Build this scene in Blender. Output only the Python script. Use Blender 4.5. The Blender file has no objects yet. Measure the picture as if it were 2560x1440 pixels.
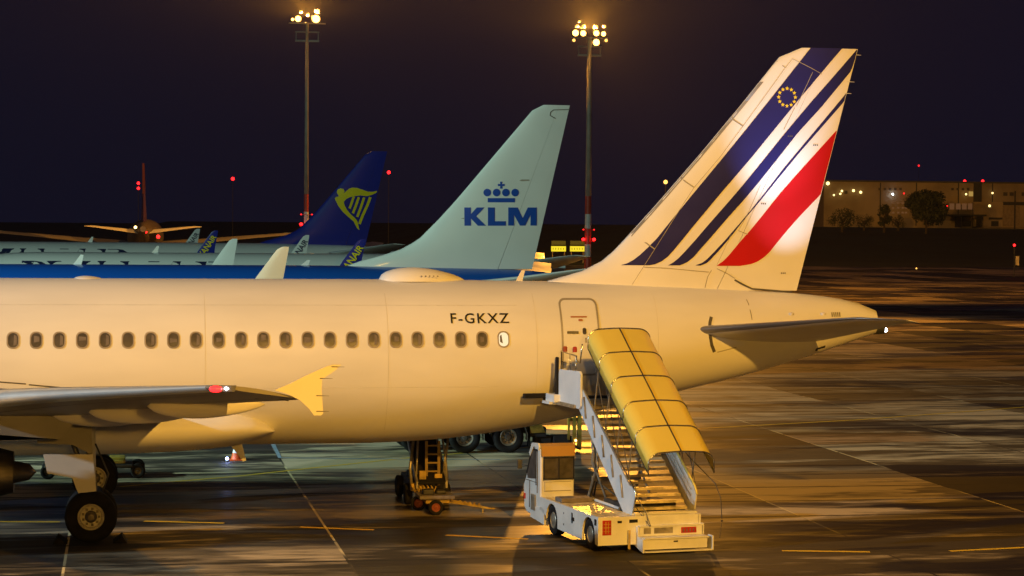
import bpy, bmesh, math, random
from mathutils import Vector, Matrix, noise
random.seed(7)
R = math.radians
S = bpy.context.scene
COL = S.collection

# ------------------------------------------------------------------ camera
CAM = Vector((18.382, -55.186, 7.293)); YAW, PITCH, ROLL, FPX = R(10.007), R(-1.662), R(.447), 5532.8
FW = Vector((math.sin(YAW)*math.cos(PITCH), math.cos(YAW)*math.cos(PITCH), math.sin(PITCH)))
RT = Vector((math.cos(YAW), -math.sin(YAW), 0)); UP = RT.cross(FW)
_c, _s = math.cos(ROLL), math.sin(ROLL)
cam = bpy.data.objects.new('camera', bpy.data.cameras.new('camera')); COL.objects.link(cam)
cr, cu = RT*_c + UP*_s, UP*_c - RT*_s
m = Matrix((cr, cu, -FW)).transposed().to_4x4(); m.translation = CAM
cam.matrix_world = m
cam.data.sensor_width = 36; cam.data.lens = FPX/2560*36
cam.data.clip_start = .5; cam.data.clip_end = 9000
S.camera = cam

def P(u, v, X=None, Y=None, Z=None, D=None):
    """survey helper: the place point seen at (u, v) of the 2560x1440 photograph on a given plane"""
    a, b = u-1280, v-720
    x, y = _c*a + _s*b, -_s*a + _c*b
    d = FW*FPX + RT*x - UP*y
    if X is not None: t = (X-CAM.x)/d.x
    elif Y is not None: t = (Y-CAM.y)/d.y
    elif Z is not None: t = (Z-CAM.z)/d.z
    else: t = D/FPX
    return CAM + d*t

# ------------------------------------------------------------------ world: night sky
W = bpy.data.worlds.new("World"); S.world = W; W.use_nodes = True
nt = W.node_tree; nt.nodes.clear()
wo = nt.nodes.new('ShaderNodeOutputWorld'); bg = nt.nodes.new('ShaderNodeBackground')
tc = nt.nodes.new('ShaderNodeTexCoord'); sp = nt.nodes.new('ShaderNodeSeparateXYZ'); cr_ = nt.nodes.new('ShaderNodeValToRGB')
nt.links.new(tc.outputs['Generated'], sp.inputs[0]); nt.links.new(sp.outputs['Z'], cr_.inputs[0])
cr_.color_ramp.elements[0].position = 0.0; cr_.color_ramp.elements[0].color = (.0032, .0036, .0120, 1)
cr_.color_ramp.elements[1].position = .5; cr_.color_ramp.elements[1].color = (.0028, .0028, .0105, 1)
nt.links.new(cr_.outputs[0], bg.inputs[0]); bg.inputs[1].default_value = 1.0
nt.links.new(bg.outputs[0], wo.inputs[0])

# ------------------------------------------------------------------ lamps of the airport (floodlight masts round the apron) and an added low fill
def lamp(name, kind, loc, power, color, radius=.5, target=None, angle=None, blend=.4, parent=None):
    l = bpy.data.lights.new(name, kind); l.energy = power; l.color = color; l.shadow_soft_size = radius
    o = bpy.data.objects.new(name, l); COL.objects.link(o); o.location = loc
    if target is not None:
        o.rotation_euler = (Vector(target)-Vector(loc)).to_track_quat('-Z', 'Y').to_euler()
    if kind == 'SPOT': l.spot_size = R(angle); l.spot_blend = blend
    if parent is not None: o.parent = parent
    return o
SODIUM = (1.0, .49, .062)
SODM = (1.0, .40, .045)
SODIUM2 = (1.0, .56, .23)
COOL = (.64, 1.0, .83)
COOLW = (.74, .92, 1.0)
lamp('apron_flood_or_fill', 'SPOT', (31, -56, 26), 118000, SODIUM, .6, (30.5, -23.6, 0), 54, .12)
lamp('apron_flood_or_fill', 'SPOT', (22, -64, 10), 22000, SODIUM, .9, (23, 0, 3), 60, .8)  # low fill lamp added to lift the belly and tailplane underside
lamp('stand_flood', 'SPOT', (-28, 4, 16), 128000, COOL, .6, (36, 72, 2), 92, .25)
lamp('stand_flood', 'SPOT', (-30, -17, 20), 74000, COOLW, .6, (27, -5, 1), 50, .6)

S.view_settings.view_transform = 'Standard'; S.view_settings.look = 'None'
S.view_settings.exposure = 0; S.view_settings.gamma = 1
cy = S.cycles
cy.use_denoising = True
try: cy.denoiser = 'OPENIMAGEDENOISE'
except Exception: pass
cy.use_light_tree = True
cy.max_bounces = 5; cy.diffuse_bounces = 3; cy.glossy_bounces = 3; cy.transmission_bounces = 3
cy.volume_bounces = 0; cy.sample_clamp_indirect = 8; cy.caustics_reflective = False; cy.caustics_refractive = False

# ------------------------------------------------------------------ materials
def nodes(name):
    m = bpy.data.materials.new(name); m.use_nodes = True
    n = m.node_tree; b = n.nodes['Principled BSDF']
    return m, n, b
def mat(name, color, rough=.5, metal=0, coat=0, dirt=.12, scale=1.5, bump=0, stretch=(1, 1, 1), dirtcol=None, spec=.5):
    m, n, b = nodes(name)
    tc = n.nodes.new('ShaderNodeTexCoord'); mp = n.nodes.new('ShaderNodeMapping'); nz = n.nodes.new('ShaderNodeTexNoise')
    mp.inputs['Scale'].default_value = stretch
    n.links.new(tc.outputs['Object'], mp.inputs[0]); n.links.new(mp.outputs[0], nz.inputs[0])
    nz.inputs['Scale'].default_value = scale; nz.inputs['Detail'].default_value = 6
    rp = n.nodes.new('ShaderNodeValToRGB')
    c = Vector(color)
    d = Vector(dirtcol) if dirtcol else c*(1-dirt*2.2)
    rp.color_ramp.elements[0].position = .32; rp.color_ramp.elements[0].color = (*d, 1)
    rp.color_ramp.elements[1].position = .60; rp.color_ramp.elements[1].color = (*c, 1)
    n.links.new(nz.outputs[0], rp.inputs[0]); n.links.new(rp.outputs[0], b.inputs['Base Color'])
    b.inputs['Metallic'].default_value = metal
    mr = n.nodes.new('ShaderNodeMapRange'); mr.inputs['To Min'].default_value = min(1, rough*1.25); mr.inputs['To Max'].default_value = rough*.8
    n.links.new(nz.outputs[0], mr.inputs[0]); n.links.new(mr.outputs[0], b.inputs['Roughness'])
    b.inputs['Specular IOR Level'].default_value = spec
    b.inputs['Coat Weight'].default_value = coat; b.inputs['Coat Roughness'].default_value = .06
    if bump:
        bp = n.nodes.new('ShaderNodeBump'); bp.inputs['Strength'].default_value = bump; bp.inputs['Distance'].default_value = .02
        n.links.new(nz.outputs[0], bp.inputs['Height']); n.links.new(bp.outputs[0], b.inputs['Normal'])
    return m
def emis(name, color, strength):
    m, n, b = nodes(name)
    b.inputs['Base Color'].default_value = (.02, .02, .02, 1)
    b.inputs['Emission Color'].default_value = (*color, 1); b.inputs['Emission Strength'].default_value = strength
    return m
M = dict(
    white=mat('white_paint', (.80, .79, .76), .50, spec=.25, dirt=.055, scale=.7, stretch=(.35, 1, 1.3)),
    finwhite=mat('fin_white_paint', (.80, .79, .77), .52, spec=.12, dirt=.03, scale=.6),
    grey=mat('grey_paint', (.50, .50, .48), .42, coat=.15, dirt=.06, scale=.8),
    wing=mat('wing_grey_paint', (.23, .215, .19), .42, dirt=.10, scale=1.1, stretch=(1, .3, 1)),
    fairing=mat('fairing_paint', (.72, .70, .66), .4, coat=.1, dirt=.05, scale=.9),
    slat=mat('bare_metal_slat', (.66, .70, .72), .3, metal=.25, coat=.4, dirt=.05),
    stable=mat('tailplane_edge_metal', (.17, .16, .16), .3, metal=.5, dirt=.05),
    dmetal=mat('dark_metal', (.10, .10, .105), .45, metal=.6, dirt=.15),
    hot=mat('exhaust_metal', (.20, .18, .16), .38, metal=1, dirt=.2),
    line=mat('panel_gap', (.10, .09, .075), .7),
    jointl=mat('skin_joint_line', (.68, .665, .63), .6, spec=.1),
    softline=mat('panel_seal', (.36, .33, .27), .6),
    black=mat('black_lettering', (.012, .012, .014), .4),
    rubber=mat('tyre_rubber', (.013, .012, .013), .85, spec=.2, dirt=.1, scale=5),
    rimy=mat('cream_rim', (.62, .58, .46), .42, dirt=.12, scale=9),
    hub=mat('hub_steel', (.16, .14, .12), .5, metal=.7, dirt=.2, scale=12),
    navy=mat('navy_stripe', (.020, .020, .13), .55, spec=.10, dirt=.03),
    red=mat('red_stripe', (.50, .008, .015), .5, spec=.15, dirt=.03),
    yellow=mat('yellow_paint', (.72, .50, .02), .4, dirt=.04),
    star=mat('gold_star', (.85, .62, .04), .4, dirt=0.01),
    kblue=mat('royal_blue', (.004, .075, .42), .35, coat=.3, dirt=.03),
    kwhite=mat('cool_white_paint', (.74, .78, .77), .33, coat=.6, dirt=.03, scale=.5),
    rnavy=mat('deep_navy_paint', (.010, .022, .27), .32, coat=.5, dirt=.03),
    ryel=mat('harp_yellow', (.80, .66, .01), .4, dirt=.02),
    rtext=mat('navy_lettering', (.006, .015, .07), .5),
    glass=mat('window_glass', (.085, .075, .070), .32, spec=.2, dirt=.2, scale=6),
    shade=mat('window_blind', (.20, .17, .15), .6, spec=.1, dirt=.12, scale=8),
    wframe=mat('window_surround', (.36, .31, .25), .6, spec=.2),
    litwin=emis('lit_cabin_window', (1, .80, .48), 1.0),
    concrete=mat('concrete_panel', (.35, .33, .30), .7, dirt=.15),
    truckw=mat('vehicle_white', (.74, .74, .72), .4, coat=.3, dirt=.08, scale=2.0),
    orange=mat('cab_roof_orange', (.44, .24, .05), .5, dirt=.05),
    plate=mat('stair_side_plate', (.72, .76, .82), .4, spec=.3, dirt=.05, scale=1.2),
    galv=mat('galvanised_steel', (.42, .38, .30), .40, metal=.5, dirt=.25, scale=4),
    tread=mat('stair_tread', (.78, .66, .40), .35, metal=.15, dirt=.25, scale=5),
    chrome=mat('bright_tube', (.62, .60, .54), .22, metal=1, dirt=.08),
    canopy=mat('canopy_sheet', (.78, .64, .13), .36, coat=.25, dirt=.03, scale=.8),
    tail=mat('tail_lamp_red', (.42, .03, .015), .3, dirt=.1, scale=8),
    chassis=mat('chassis_dark', (.045, .042, .04), .6, dirt=.2, scale=4),
    brush=mat('weathered_yellow', (.52, .34, .05), .5, dirt=.25, scale=5),
    redhub=mat('red_hub', (.26, .05, .015), .55),
    hose=mat('black_hose', (.02, .02, .02), .5),
    purple=mat('purple_paint', (.045, .02, .10), .4, dirt=.05),
    magenta=mat('crimson_paint', (.035, .004, .010), .4, dirt=.05),
    mast=mat('mast_steel', (.36, .32, .27), .5, dirt=.12, scale=1),
    mred=mat('mast_red_band', (.55, .06, .03), .5, dirt=.08),
    mwhite=mat('mast_white_band', (.75, .72, .66), .5, dirt=.08),
    bwall=mat('hangar_wall', (.30, .24, .17), .85, dirt=.15, scale=.12),
    bdark=mat('hangar_dark', (.03, .03, .035), .7),
    broof=mat('roof_edge', (.05, .045, .04), .7),
    leaf=mat('night_foliage', (.030, .042, .018), .7, dirt=.2, scale=.4),
    bark=mat('bark', (.06, .045, .03), .9),
    sodium=emis('sodium_lens', (1, .50, .09), 9),
    sodium_dim=emis('sodium_lens_soft', (1, .50, .10), 2.6),
    redl=emis('red_lamp_glass', (1, .010, .012), 6),
    redd=emis('red_lamp_dim', (1, .012, .016), 2.5),
    whl=emis('white_lamp', (.85, .92, 1), 22),
    amber=emis('amber_lamp', (1, .62, .15), 12),
    winlit=emis('lit_building_window', (1, .62, .15), .38),
    windim=emis('dim_building_window', (1, .42, .16), .11),
    sign=emis('sign_face', (1, .80, .03), .95),
    signdim=emis('sign_face_dim', (.35, .36, .02), .10),  # upper sign panel is given a faint glow of its own
    blob=emis('small_yard_lamp', (1, .72, .25), 3),
    cone=mat('cone_orange', (.75, .10, .01), .5),
)

# ------------------------------------------------------------------ object helpers
ORG = {}
def mesh(name, verts, faces, m, parent=None, smooth=False, auto=None, loc=None, rot=None):
    org = Vector((0, 0, 0))
    if parent is not None: org = ORG.get(parent.name, org)
    me = bpy.data.meshes.new(name)
    me.from_pydata([tuple(Vector(v)-org) for v in verts], [], faces)
    bm = bmesh.new(); bm.from_mesh(me); bmesh.ops.recalc_face_normals(bm, faces=bm.faces)
    if auto is not None:
        for f in bm.faces: f.smooth = True
        for e in bm.edges:
            if len(e.link_faces) == 2 and e.calc_face_angle(0) > R(auto): e.smooth = False
    elif smooth:
        for f in bm.faces: f.smooth = True
    bm.to_mesh(me); bm.free()
    if m is not None: me.materials.append(m)
    o = bpy.data.objects.new(name, me); COL.objects.link(o)
    if parent is not None:
        o.parent = parent; ORG[o.name] = org
    if loc is not None: o.location = loc
    if rot is not None: o.rotation_euler = rot
    return o
def tag(o, label=None, cat=None, group=None, kind=None):
    if label: o['label'] = label
    if cat: o['category'] = cat
    if group: o['group'] = group
    if kind: o['kind'] = kind
    return o
def thing(name, label, cat, loc=(0, 0, 0), rz=0, group=None, org=(0, 0, 0)):
    o = bpy.data.objects.new(name, None); COL.objects.link(o); o.empty_display_size = .3
    o.location = loc; o.rotation_euler = (0, 0, rz); ORG[o.name] = Vector(org)
    return tag(o, label, cat, group)

class G:
    """collects boxes, tubes, lathes and prisms of ONE part"""
    def __init__(s): s.v = []; s.f = []
    def add(s, v, f):
        n = len(s.v); s.v += [Vector(p) for p in v]; s.f += [tuple(i+n for i in q) for q in f]; return s
    def box(s, a, b, bev=0):
        (x0, y0, z0), (x1, y1, z1) = [min(p, q) for p, q in zip(a, b)], [max(p, q) for p, q in zip(a, b)]
        if bev:
            bm = bmesh.new(); bmesh.ops.create_cube(bm, size=1)
            for v in bm.verts: v.co = Vector(((x0+x1)/2+v.co.x*(x1-x0), (y0+y1)/2+v.co.y*(y1-y0), (z0+z1)/2+v.co.z*(z1-z0)))
            bmesh.ops.bevel(bm, geom=list(bm.edges), offset=bev, segments=2, affect='EDGES', profile=.5)
            bm.verts.ensure_lookup_table()
            s.add([v.co.copy() for v in bm.verts], [tuple(v.index for v in f.verts) for f in bm.faces]); bm.free(); return s
        return s.add([(x0, y0, z0), (x1, y0, z0), (x1, y1, z0), (x0, y1, z0), (x0, y0, z1), (x1, y0, z1), (x1, y1, z1), (x0, y1, z1)],
                     [(0, 3, 2, 1), (4, 5, 6, 7), (0, 1, 5, 4), (1, 2, 6, 5), (2, 3, 7, 6), (3, 0, 4, 7)])
    def tube(s, pts, r, n=8, r2=None):
        pts = [Vector(p) for p in pts]; k = len(pts); rings = []
        for i, p in enumerate(pts):
            d = (pts[min(i+1, k-1)]-pts[max(i-1, 0)]).normalized()
            a = d.orthogonal().normalized() if i == 0 else (prev - d*prev.dot(d)).normalized()
            prev = a; b = d.cross(a); rr = r if r2 is None else r+(r2-r)*i/(k-1)
            rings.append([p+(a*math.cos(t)+b*math.sin(t))*rr for t in [2*math.pi*j/n for j in range(n)]])
        v = [q for rg in rings for q in rg]
        f = [(i*n+j, i*n+(j+1) % n, (i+1)*n+(j+1) % n, (i+1)*n+j) for i in range(k-1) for j in range(n)]
        f += [tuple(range(n))[::-1], tuple((k-1)*n+j for j in range(n))]
        return s.add(v, f)
    def lathe(s, prof, c, axis='Y', n=32, closed=False):
        """prof: [(radius, along)] spun round axis through c"""
        c = Vector(c); v = []; k = len(prof)
        for r, h in prof:
            for j in range(n):
                t = 2*math.pi*j/n; a, b = r*math.cos(t), r*math.sin(t)
                v.append(c+Vector({'Y': (a, h, b), 'X': (h, a, b), 'Z': (a, b, h)}[axis]))
        f = [(i*n+j, i*n+(j+1) % n, ((i+1) % k)*n+(j+1) % n, ((i+1) % k)*n+j) for i in range(k if closed else k-1) for j in range(n)]
        if not closed:
            f += [tuple(range(n)), tuple((k-1)*n+j for j in range(n))]
        return s.add(v, f)
    def prism(s, poly, d):
        """closed polygon (3D points) extruded by vector d"""
        n = len(poly); d = Vector(d)
        v = [Vector(p) for p in poly]+[Vector(p)+d for p in poly]
        return s.add(v, [tuple(range(n)), tuple(range(2*n-1, n-1, -1))]+[(i, (i+1) % n, n+(i+1) % n, n+i) for i in range(n)])
    def make(s, name, m, parent=None, **k):
        return mesh(name, s.v, s.f, m, parent, **k)

def pchip(tab):
    """tab rows (x, a, b, ...) -> smooth interpolator"""
    xs = [r[0] for r in tab]; n = len(tab); cols = len(tab[0])-1; T = []
    for c in range(cols):
        y = [r[c+1] for r in tab]; h = [xs[i+1]-xs[i] for i in range(n-1)]; d = [(y[i+1]-y[i])/h[i] for i in range(n-1)]
        m_ = [d[0]]+[0 if d[i-1]*d[i] <= 0 else 2*d[i-1]*d[i]/(d[i-1]+d[i]) for i in range(1, n-1)]+[d[-1]]
        T.append((y, m_))
    def f(x):
        x = min(max(x, xs[0]), xs[-1]); i = 0
        while i < n-2 and x > xs[i+1]: i += 1
        h = xs[i+1]-xs[i]; t = (x-xs[i])/h; out = []
        for y, m_ in T:
            out.append((2*t**3-3*t**2+1)*y[i]+(t**3-2*t**2+t)*h*m_[i]+(-2*t**3+3*t**2)*y[i+1]+(t**3-t**2)*h*m_[i+1])
        return out
    return f

def clipdrape(name, polys, func, m, parent, step=.4, smooth=True):
    """polys: 2D outlines (a, b); cut to a grid, then laid on the surface func(a, b)"""
    bm = bmesh.new()
    for poly in polys:
        bm.faces.new([bm.verts.new((a, b, 0)) for a, b in poly])
    bmesh.ops.triangulate(bm, faces=bm.faces[:])
    return _drape(name, bm, func, m, parent, step, smooth)
def _drape(name, bm, func, m, parent, step, smooth=True):
    for ax in (0, 1):
        lo = min(v.co[ax] for v in bm.verts); hi = max(v.co[ax] for v in bm.verts)
        t = math.floor(lo/step)*step+step
        while t < hi:
            co = [0, 0, 0]; no = [0, 0, 0]; co[ax] = t; no[ax] = 1
            bmesh.ops.bisect_plane(bm, geom=bm.verts[:]+bm.edges[:]+bm.faces[:], plane_co=co, plane_no=no)
            t += step
    bm.verts.ensure_lookup_table()
    v = [func(q.co.x, q.co.y) for q in bm.verts]; bm.verts.index_update()
    f = [tuple(x.index for x in q.verts) for q in bm.faces]; bm.free()
    return mesh(name, v, f, m, parent, smooth=smooth)
def ribbon(pts, w):
    """2D polyline -> list of quads (no overlaps beyond the joints)"""
    out = []; n = len(pts); L = []; Rr = []
    for i in range(n):
        a = Vector(pts[max(i-1, 0)]); b = Vector(pts[min(i+1, n-1)]); d = (b-a).normalized(); nn = Vector((-d.y, d.x))*w/2
        p = Vector(pts[i]); L.append(p+nn); Rr.append(p-nn)
    for i in range(n-1): out.append([tuple(L[i]), tuple(L[i+1]), tuple(Rr[i+1]), tuple(Rr[i])])
    return out
def text2d(body, bold=0.0, space=1.0):
    """default-font text as a flat bmesh normalised to width 1 x height 1"""
    cu = bpy.data.curves.new('t', 'FONT'); cu.body = body; cu.offset = bold; cu.space_character = space; cu.resolution_u = 3
    o = bpy.data.objects.new('t', cu); COL.objects.link(o)
    dg = bpy.context.evaluated_depsgraph_get(); me = bpy.data.meshes.new_from_object(o.evaluated_get(dg))
    bpy.data.objects.remove(o); bm = bmesh.new(); bm.from_mesh(me); bpy.data.meshes.remove(me)
    xs = [v.co.x for v in bm.verts]; ys = [v.co.y for v in bm.verts]
    for v in bm.verts:
        v.co.x = (v.co.x-min(xs))/(max(xs)-min(xs)); v.co.y = (v.co.y-min(ys))/(max(ys)-min(ys)); v.co.z = 0
    return bm

def naca(s): return 5*(.2969*math.sqrt(max(s, 0))-.126*s-.3516*s*s+.2843*s**3-.1036*s**4)
class Foil:
    """lifting surface: rows (span, xle, xte, zle, zte, t/c). vertical=True -> span runs in Z"""
    def __init__(s, rows, vertical=False, side=-1, y0=0, camber=0.0):
        s.rows = rows; s.fn = pchip(rows) if len(rows) > 3 else None; s.vert = vertical; s.side = side; s.cam = camber; s.y0 = y0
        s.q0, s.q1 = rows[0][0], rows[-1][0]
    def at(s, q):
        r = s.rows
        i = 0
        while i < len(r)-2 and q > r[i+1][0]: i += 1
        t = (q-r[i][0])/(r[i+1][0]-r[i][0])
        return [r[i][k]+(r[i+1][k]-r[i][k])*t for k in range(1, len(r[0]))]
    def pt(s, q, u, side, off=0):
        xl, xt, zl, zt, tc = s.at(q); c = xt-xl; h = naca(u)*tc*min(c, 5.5)+off
        x = xl+c*u
        if s.vert: return Vector((x, s.y0+side*h, q))
        z = zl+(zt-zl)*u+4*s.cam*c*u*(1-u)
        return Vector((x, s.side*q, z+side*h))
    def on_fin(s, x, z, side=-1, off=.008):
        q = min(max(z, s.q0), s.q1); xl, xt = s.at(q)[:2]; x = max(x, xl+.004); u = min(max((x-xl)/(xt-xl), 0), 1)
        h = naca(u)*s.at(q)[4]*min(xt-xl, 5.5)+off
        return Vector((x, s.y0+side*h, z))
    def part(s, name, m, parent, u0=0, u1=1, q0=None, q1=None, n=14, dq=.5, u0f=None, u1f=None, grow=0):
        q0 = s.q0 if q0 is None else q0; q1 = s.q1 if q1 is None else q1
        k = max(2, int((q1-q0)/dq)+1); qs = [q0+(q1-q0)*i/(k-1) for i in range(k)]
        rings = []
        for q in qs:
            a = u0f(q) if u0f else u0; b = u1f(q) if u1f else u1
            us = [a+(b-a)*(1-math.cos(math.pi*j/n))/2 if a == 0 and b == 1 else a+(b-a)*(j/n)**(1.6 if a == 0 else 1) for j in range(n+1)]
            up = [s.pt(q, x, 1, grow) for x in reversed(us)]; dn = [s.pt(q, x, -1, grow) for x in us]
            if a == 0: dn = dn[1:]
            rings.append(up+dn)
        w = len(rings[0]); v = [p for rg in rings for p in rg]
        f = [(i*w+j, i*w+(j+1) % w, (i+1)*w+(j+1) % w, (i+1)*w+j) for i in range(k-1) for j in range(w)]
        f += [tuple(range(w)), tuple((k-1)*w+j for j in range(w))]
        return mesh(name, v, f, m, parent, auto=35)

def body(name, prof, xs, m, parent, n=96):
    v = []; f = []
    for x in xs:
        top, bot, hw = prof(x); zc, hh = (top+bot)/2, (top-bot)/2
        for j in range(n):
            t = 2*math.pi*j/n; v.append((x, hw*math.sin(t), zc+hh*math.cos(t)))
    k = len(xs)
    f = [(i*n+j, i*n+(j+1) % n, (i+1)*n+(j+1) % n, (i+1)*n+j) for i in range(k-1) for j in range(n)]
    f += [tuple(range(n)), tuple((k-1)*n+j for j in range(n))]
    return mesh(name, v, f, m, parent, auto=50)
def onbody(prof, off=.008, side=-1):
    def g(x, z):
        top, bot, hw = prof(x); zc, hh = (top+bot)/2, (top-bot)/2
        t = max(-1, min(1, (z-zc)/hh)); return Vector((x, side*(hw*math.sqrt(max(0, 1-t*t))+off), z))
    return g
def frange(a, b, d):
    n = max(1, round((b-a)/d)); return [a+(b-a)*i/n for i in range(n+1)]
def rrect(cx, cz, w, h, r, n=5):
    out = []
    for sx, sz, t0 in ((1, 1, 0), (-1, 1, 90), (-1, -1, 180), (1, -1, 270)):
        for i in range(n+1):
            t = R(t0+90*i/n); out.append((cx+sx*(w/2-r)+r*math.cos(t), cz+sz*(h/2-r)+r*math.sin(t)))
    return out
def ringpolys(outer, inner):
    n = len(outer); return [[outer[i], outer[(i+1) % n], inner[(i+1) % n], inner[i]] for i in range(n)]

# ------------------------------------------------------------------ wheels
def wheel(parent, c, r, w, rim=.5, name='wheel', tm=None, rm=None, hm=None, side=-1):
    """tyre with rim and hub; side: which way (in Y) the dish faces"""
    tm = tm or M['rubber']; rm = rm or M['rimy']; hm = hm or M['hub']; ri = r*rim; h = w/2
    prof = [(ri, -h*.75), (ri+.25*(r-ri), -h*.98), (r*.86, -h), (r*.95, -h*.86), (r, -h*.55), (r, h*.55), (r*.95, h*.86), (r*.86, h), (ri+.25*(r-ri), h*.98), (ri, h*.75)]
    g = G().lathe(prof, c, n=40, closed=True)
    t = g.make(name, tm, parent, auto=40)
    s = side
    p2 = [(ri*.99, s*h*.70), (ri*.93, s*h*.78), (ri*.84, s*h*.72), (ri*.78, s*h*.35), (ri*.45, s*h*.22), (ri*.38, s*h*.30), (0.001, s*h*.30)]
    G().lathe([(ri*.99, -s*h*.6)]+p2[:4]+[(.001, s*h*.3)], c, n=36).make('rim', rm, t, auto=40)
    g = G().lathe([(ri*.46, s*h*.34), (ri*.42, s*h*.62), (ri*.26, s*h*.72), (ri*.24, s*h*.9), (.001, s*h*.92)], c, n=24)
    for i in range(9):
        a = 2*math.pi*i/9; q = Vector(c)+Vector((ri*.60*math.cos(a), s*h*.36, ri*.60*math.sin(a)))
        g.box(q-Vector((ri*.09, 0, ri*.09)), q+Vector((ri*.09, s*h*.12, ri*.09)))
    g.make('hub', hm, t, auto=40)
    return t

# ================================================================== GROUND
def ground_mat():
    m, n, b = nodes('apron_concrete'); N = n.nodes.new; L = n.links.new
    geo = N('ShaderNodeNewGeometry'); sep = N('ShaderNodeSeparateXYZ'); L(geo.outputs['Position'], sep.inputs[0])
    def math_(op, a, bb=None, c=None):
        x = N('ShaderNodeMath'); x.operation = op
        for i, q in enumerate((a, bb, c)):
            if q is None: continue
            if isinstance(q, (int, float)): x.inputs[i].default_value = q
            else: L(q, x.inputs[i])
        return x.outputs[0]
    def noise_(scale, stretch, det=5, dist=0, off=(0, 0, 0)):
        mp = N('ShaderNodeMapping'); mp.inputs['Scale'].default_value = stretch; mp.inputs['Location'].default_value = off
        L(geo.outputs['Position'], mp.inputs[0]); z = N('ShaderNodeTexNoise'); z.inputs['Scale'].default_value = scale
        z.inputs['Detail'].default_value = det; z.inputs['Distortion'].default_value = dist; L(mp.outputs[0], z.inputs[0]); return z.outputs[0]
    def ramp(x, a, bb, lo=0, hi=1):
        r = N('ShaderNodeMapRange'); r.interpolation_type = 'SMOOTHSTEP'
        r.inputs['From Min'].default_value = a; r.inputs['From Max'].default_value = bb
        r.inputs['To Min'].default_value = lo; r.inputs['To Max'].default_value = hi; L(x, r.inputs[0]); return r.outputs[0]
    def mixc(f, c1, c2):
        x = N('ShaderNodeMix'); x.data_type = 'RGBA'
        L(f, x.inputs[0])
        for i, q in ((6, c1), (7, c2)):
            if isinstance(q, tuple): x.inputs[i].default_value = (*q, 1)
            else: L(q, x.inputs[i])
        return x.outputs[2]
    X, Y = sep.outputs[0], sep.outputs[1]
    fx = math_('DIVIDE', math_('SUBTRACT', X, 23.2), 6.0); fy = math_('DIVIDE', math_('SUBTRACT', Y, 9.2), 12.0)
    ix, iy = math_('FLOOR', fx), math_('FLOOR', fy)
    cb = N('ShaderNodeCombineXYZ'); L(ix, cb.inputs[0]); L(iy, cb.inputs[1])
    wn = N('ShaderNodeTexWhiteNoise'); wn.noise_dimensions = '2D'; L(cb.outputs[0], wn.inputs[0])
    slab = wn.outputs['Value']
    big = noise_(.11, (1, .9, 1), 5, 1.2)
    streak = noise_(.35, (.22, 1.35, 1), 6, .6, (3, 7, 0))
    fine = noise_(1.6, (.45, 1.5, 1), 7, .3)
    tar = ramp(noise_(.16, (.55, 1.3, 1), 8, 1.1, (11, 4, 0)), .53, .55)
    tone = math_('ADD', math_('MULTIPLY', streak, .50), math_('ADD', math_('MULTIPLY', slab, .20), math_('MULTIPLY', fine, .30)))
    c1 = mixc(ramp(tone, .45, .60), (.045, .036, .025), (.62, .50, .33))
    c2 = mixc(math_('MULTIPLY', tar, ramp(streak, .30, .62, 1, .35)), c1, (.030, .026, .023))
    # joints between the slabs
    def joint(f, size, w):
        fr = math_('FRACT', f); d = math_('MULTIPLY', math_('MINIMUM', fr, math_('SUBTRACT', 1.0, fr)), size)
        return math_('LESS_THAN', d, w)
    jx = joint(fx, 6.0, .030); jy = joint(fy, 12.0, .05)
    gate = ramp(noise_(.22, (3, .5, 1), 3, 0, (5, 5, 0)), .44, .52)
    c3 = mixc(math_('MULTIPLY', jx, gate), c2, (.80, .66, .36))  # pale dashes along the joints: their sparkle is put into the colour
    c3 = mixc(math_('MULTIPLY', jy, ramp(fine, .4, .5)), c3, (.018, .016, .014))
    c3 = mixc(math_('MULTIPLY', jx, math_('SUBTRACT', 1.0, gate)), c3, (.03, .027, .023))
    jz = joint(math_('DIVIDE', math_('SUBTRACT', Y, 1.2), 3.0), 3.0, .07)
    c3 = mixc(math_('MULTIPLY', jz, ramp(noise_(.12, (.5, 2, 1), 3, 0, (9, 1, 0)), .42, .5)), c3, (.02, .018, .016))
    L(c3, b.inputs['Base Color'])
    wet = ramp(noise_(.20, (.35, 1.4, 1), 6, .9, (21, 2, 0)), .515, .56)
    wd = N('ShaderNodeMix'); wd.data_type = 'RGBA'; wd.blend_type = 'MULTIPLY'; L(math_('MULTIPLY', wet, .50), wd.inputs[0]); L(c3, wd.inputs[6]); wd.inputs[7].default_value = (.10, .095, .09, 1); L(wd.outputs[2], b.inputs['Base Color'])
    ro = math_('ADD', math_('MULTIPLY', math_('SUBTRACT', 1.0, wet), .28), math_('ADD', math_('MULTIPLY', fine, .25), .26))
    L(ro, b.inputs['Roughness']); b.inputs['Specular IOR Level'].default_value = .25
    bp = N('ShaderNodeBump'); bp.inputs['Strength'].default_value = .35; bp.inputs['Distance'].default_value = .02
    L(math_('ADD', fine, math_('MULTIPLY', streak, 1.0)), bp.inputs['Height']); L(bp.outputs[0], b.inputs['Normal'])
    return m
g = G(); g.add([(-900, -130, 0), (1200, -130, 0), (1200, 330, 0), (-900, 330, 0)], [(0, 1, 2, 3)])
tag(g.make('apron', ground_mat()), kind='structure')
grass = mat('night_grass', (.020, .028, .014), .9, dirt=.3, scale=.03)
def terr(x, y):
    a = min(max((x-120)/50, 0), 1); b_ = min(max((y-360)/160, 0), 1); a = a*a*(3-2*a); b_ = b_*b_*(3-2*b_)
    return -.02 + 7.0*a*b_ + (.4*noise.noise(Vector((x*.02, y*.02, 0))) if y > 345 else 0)
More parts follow.
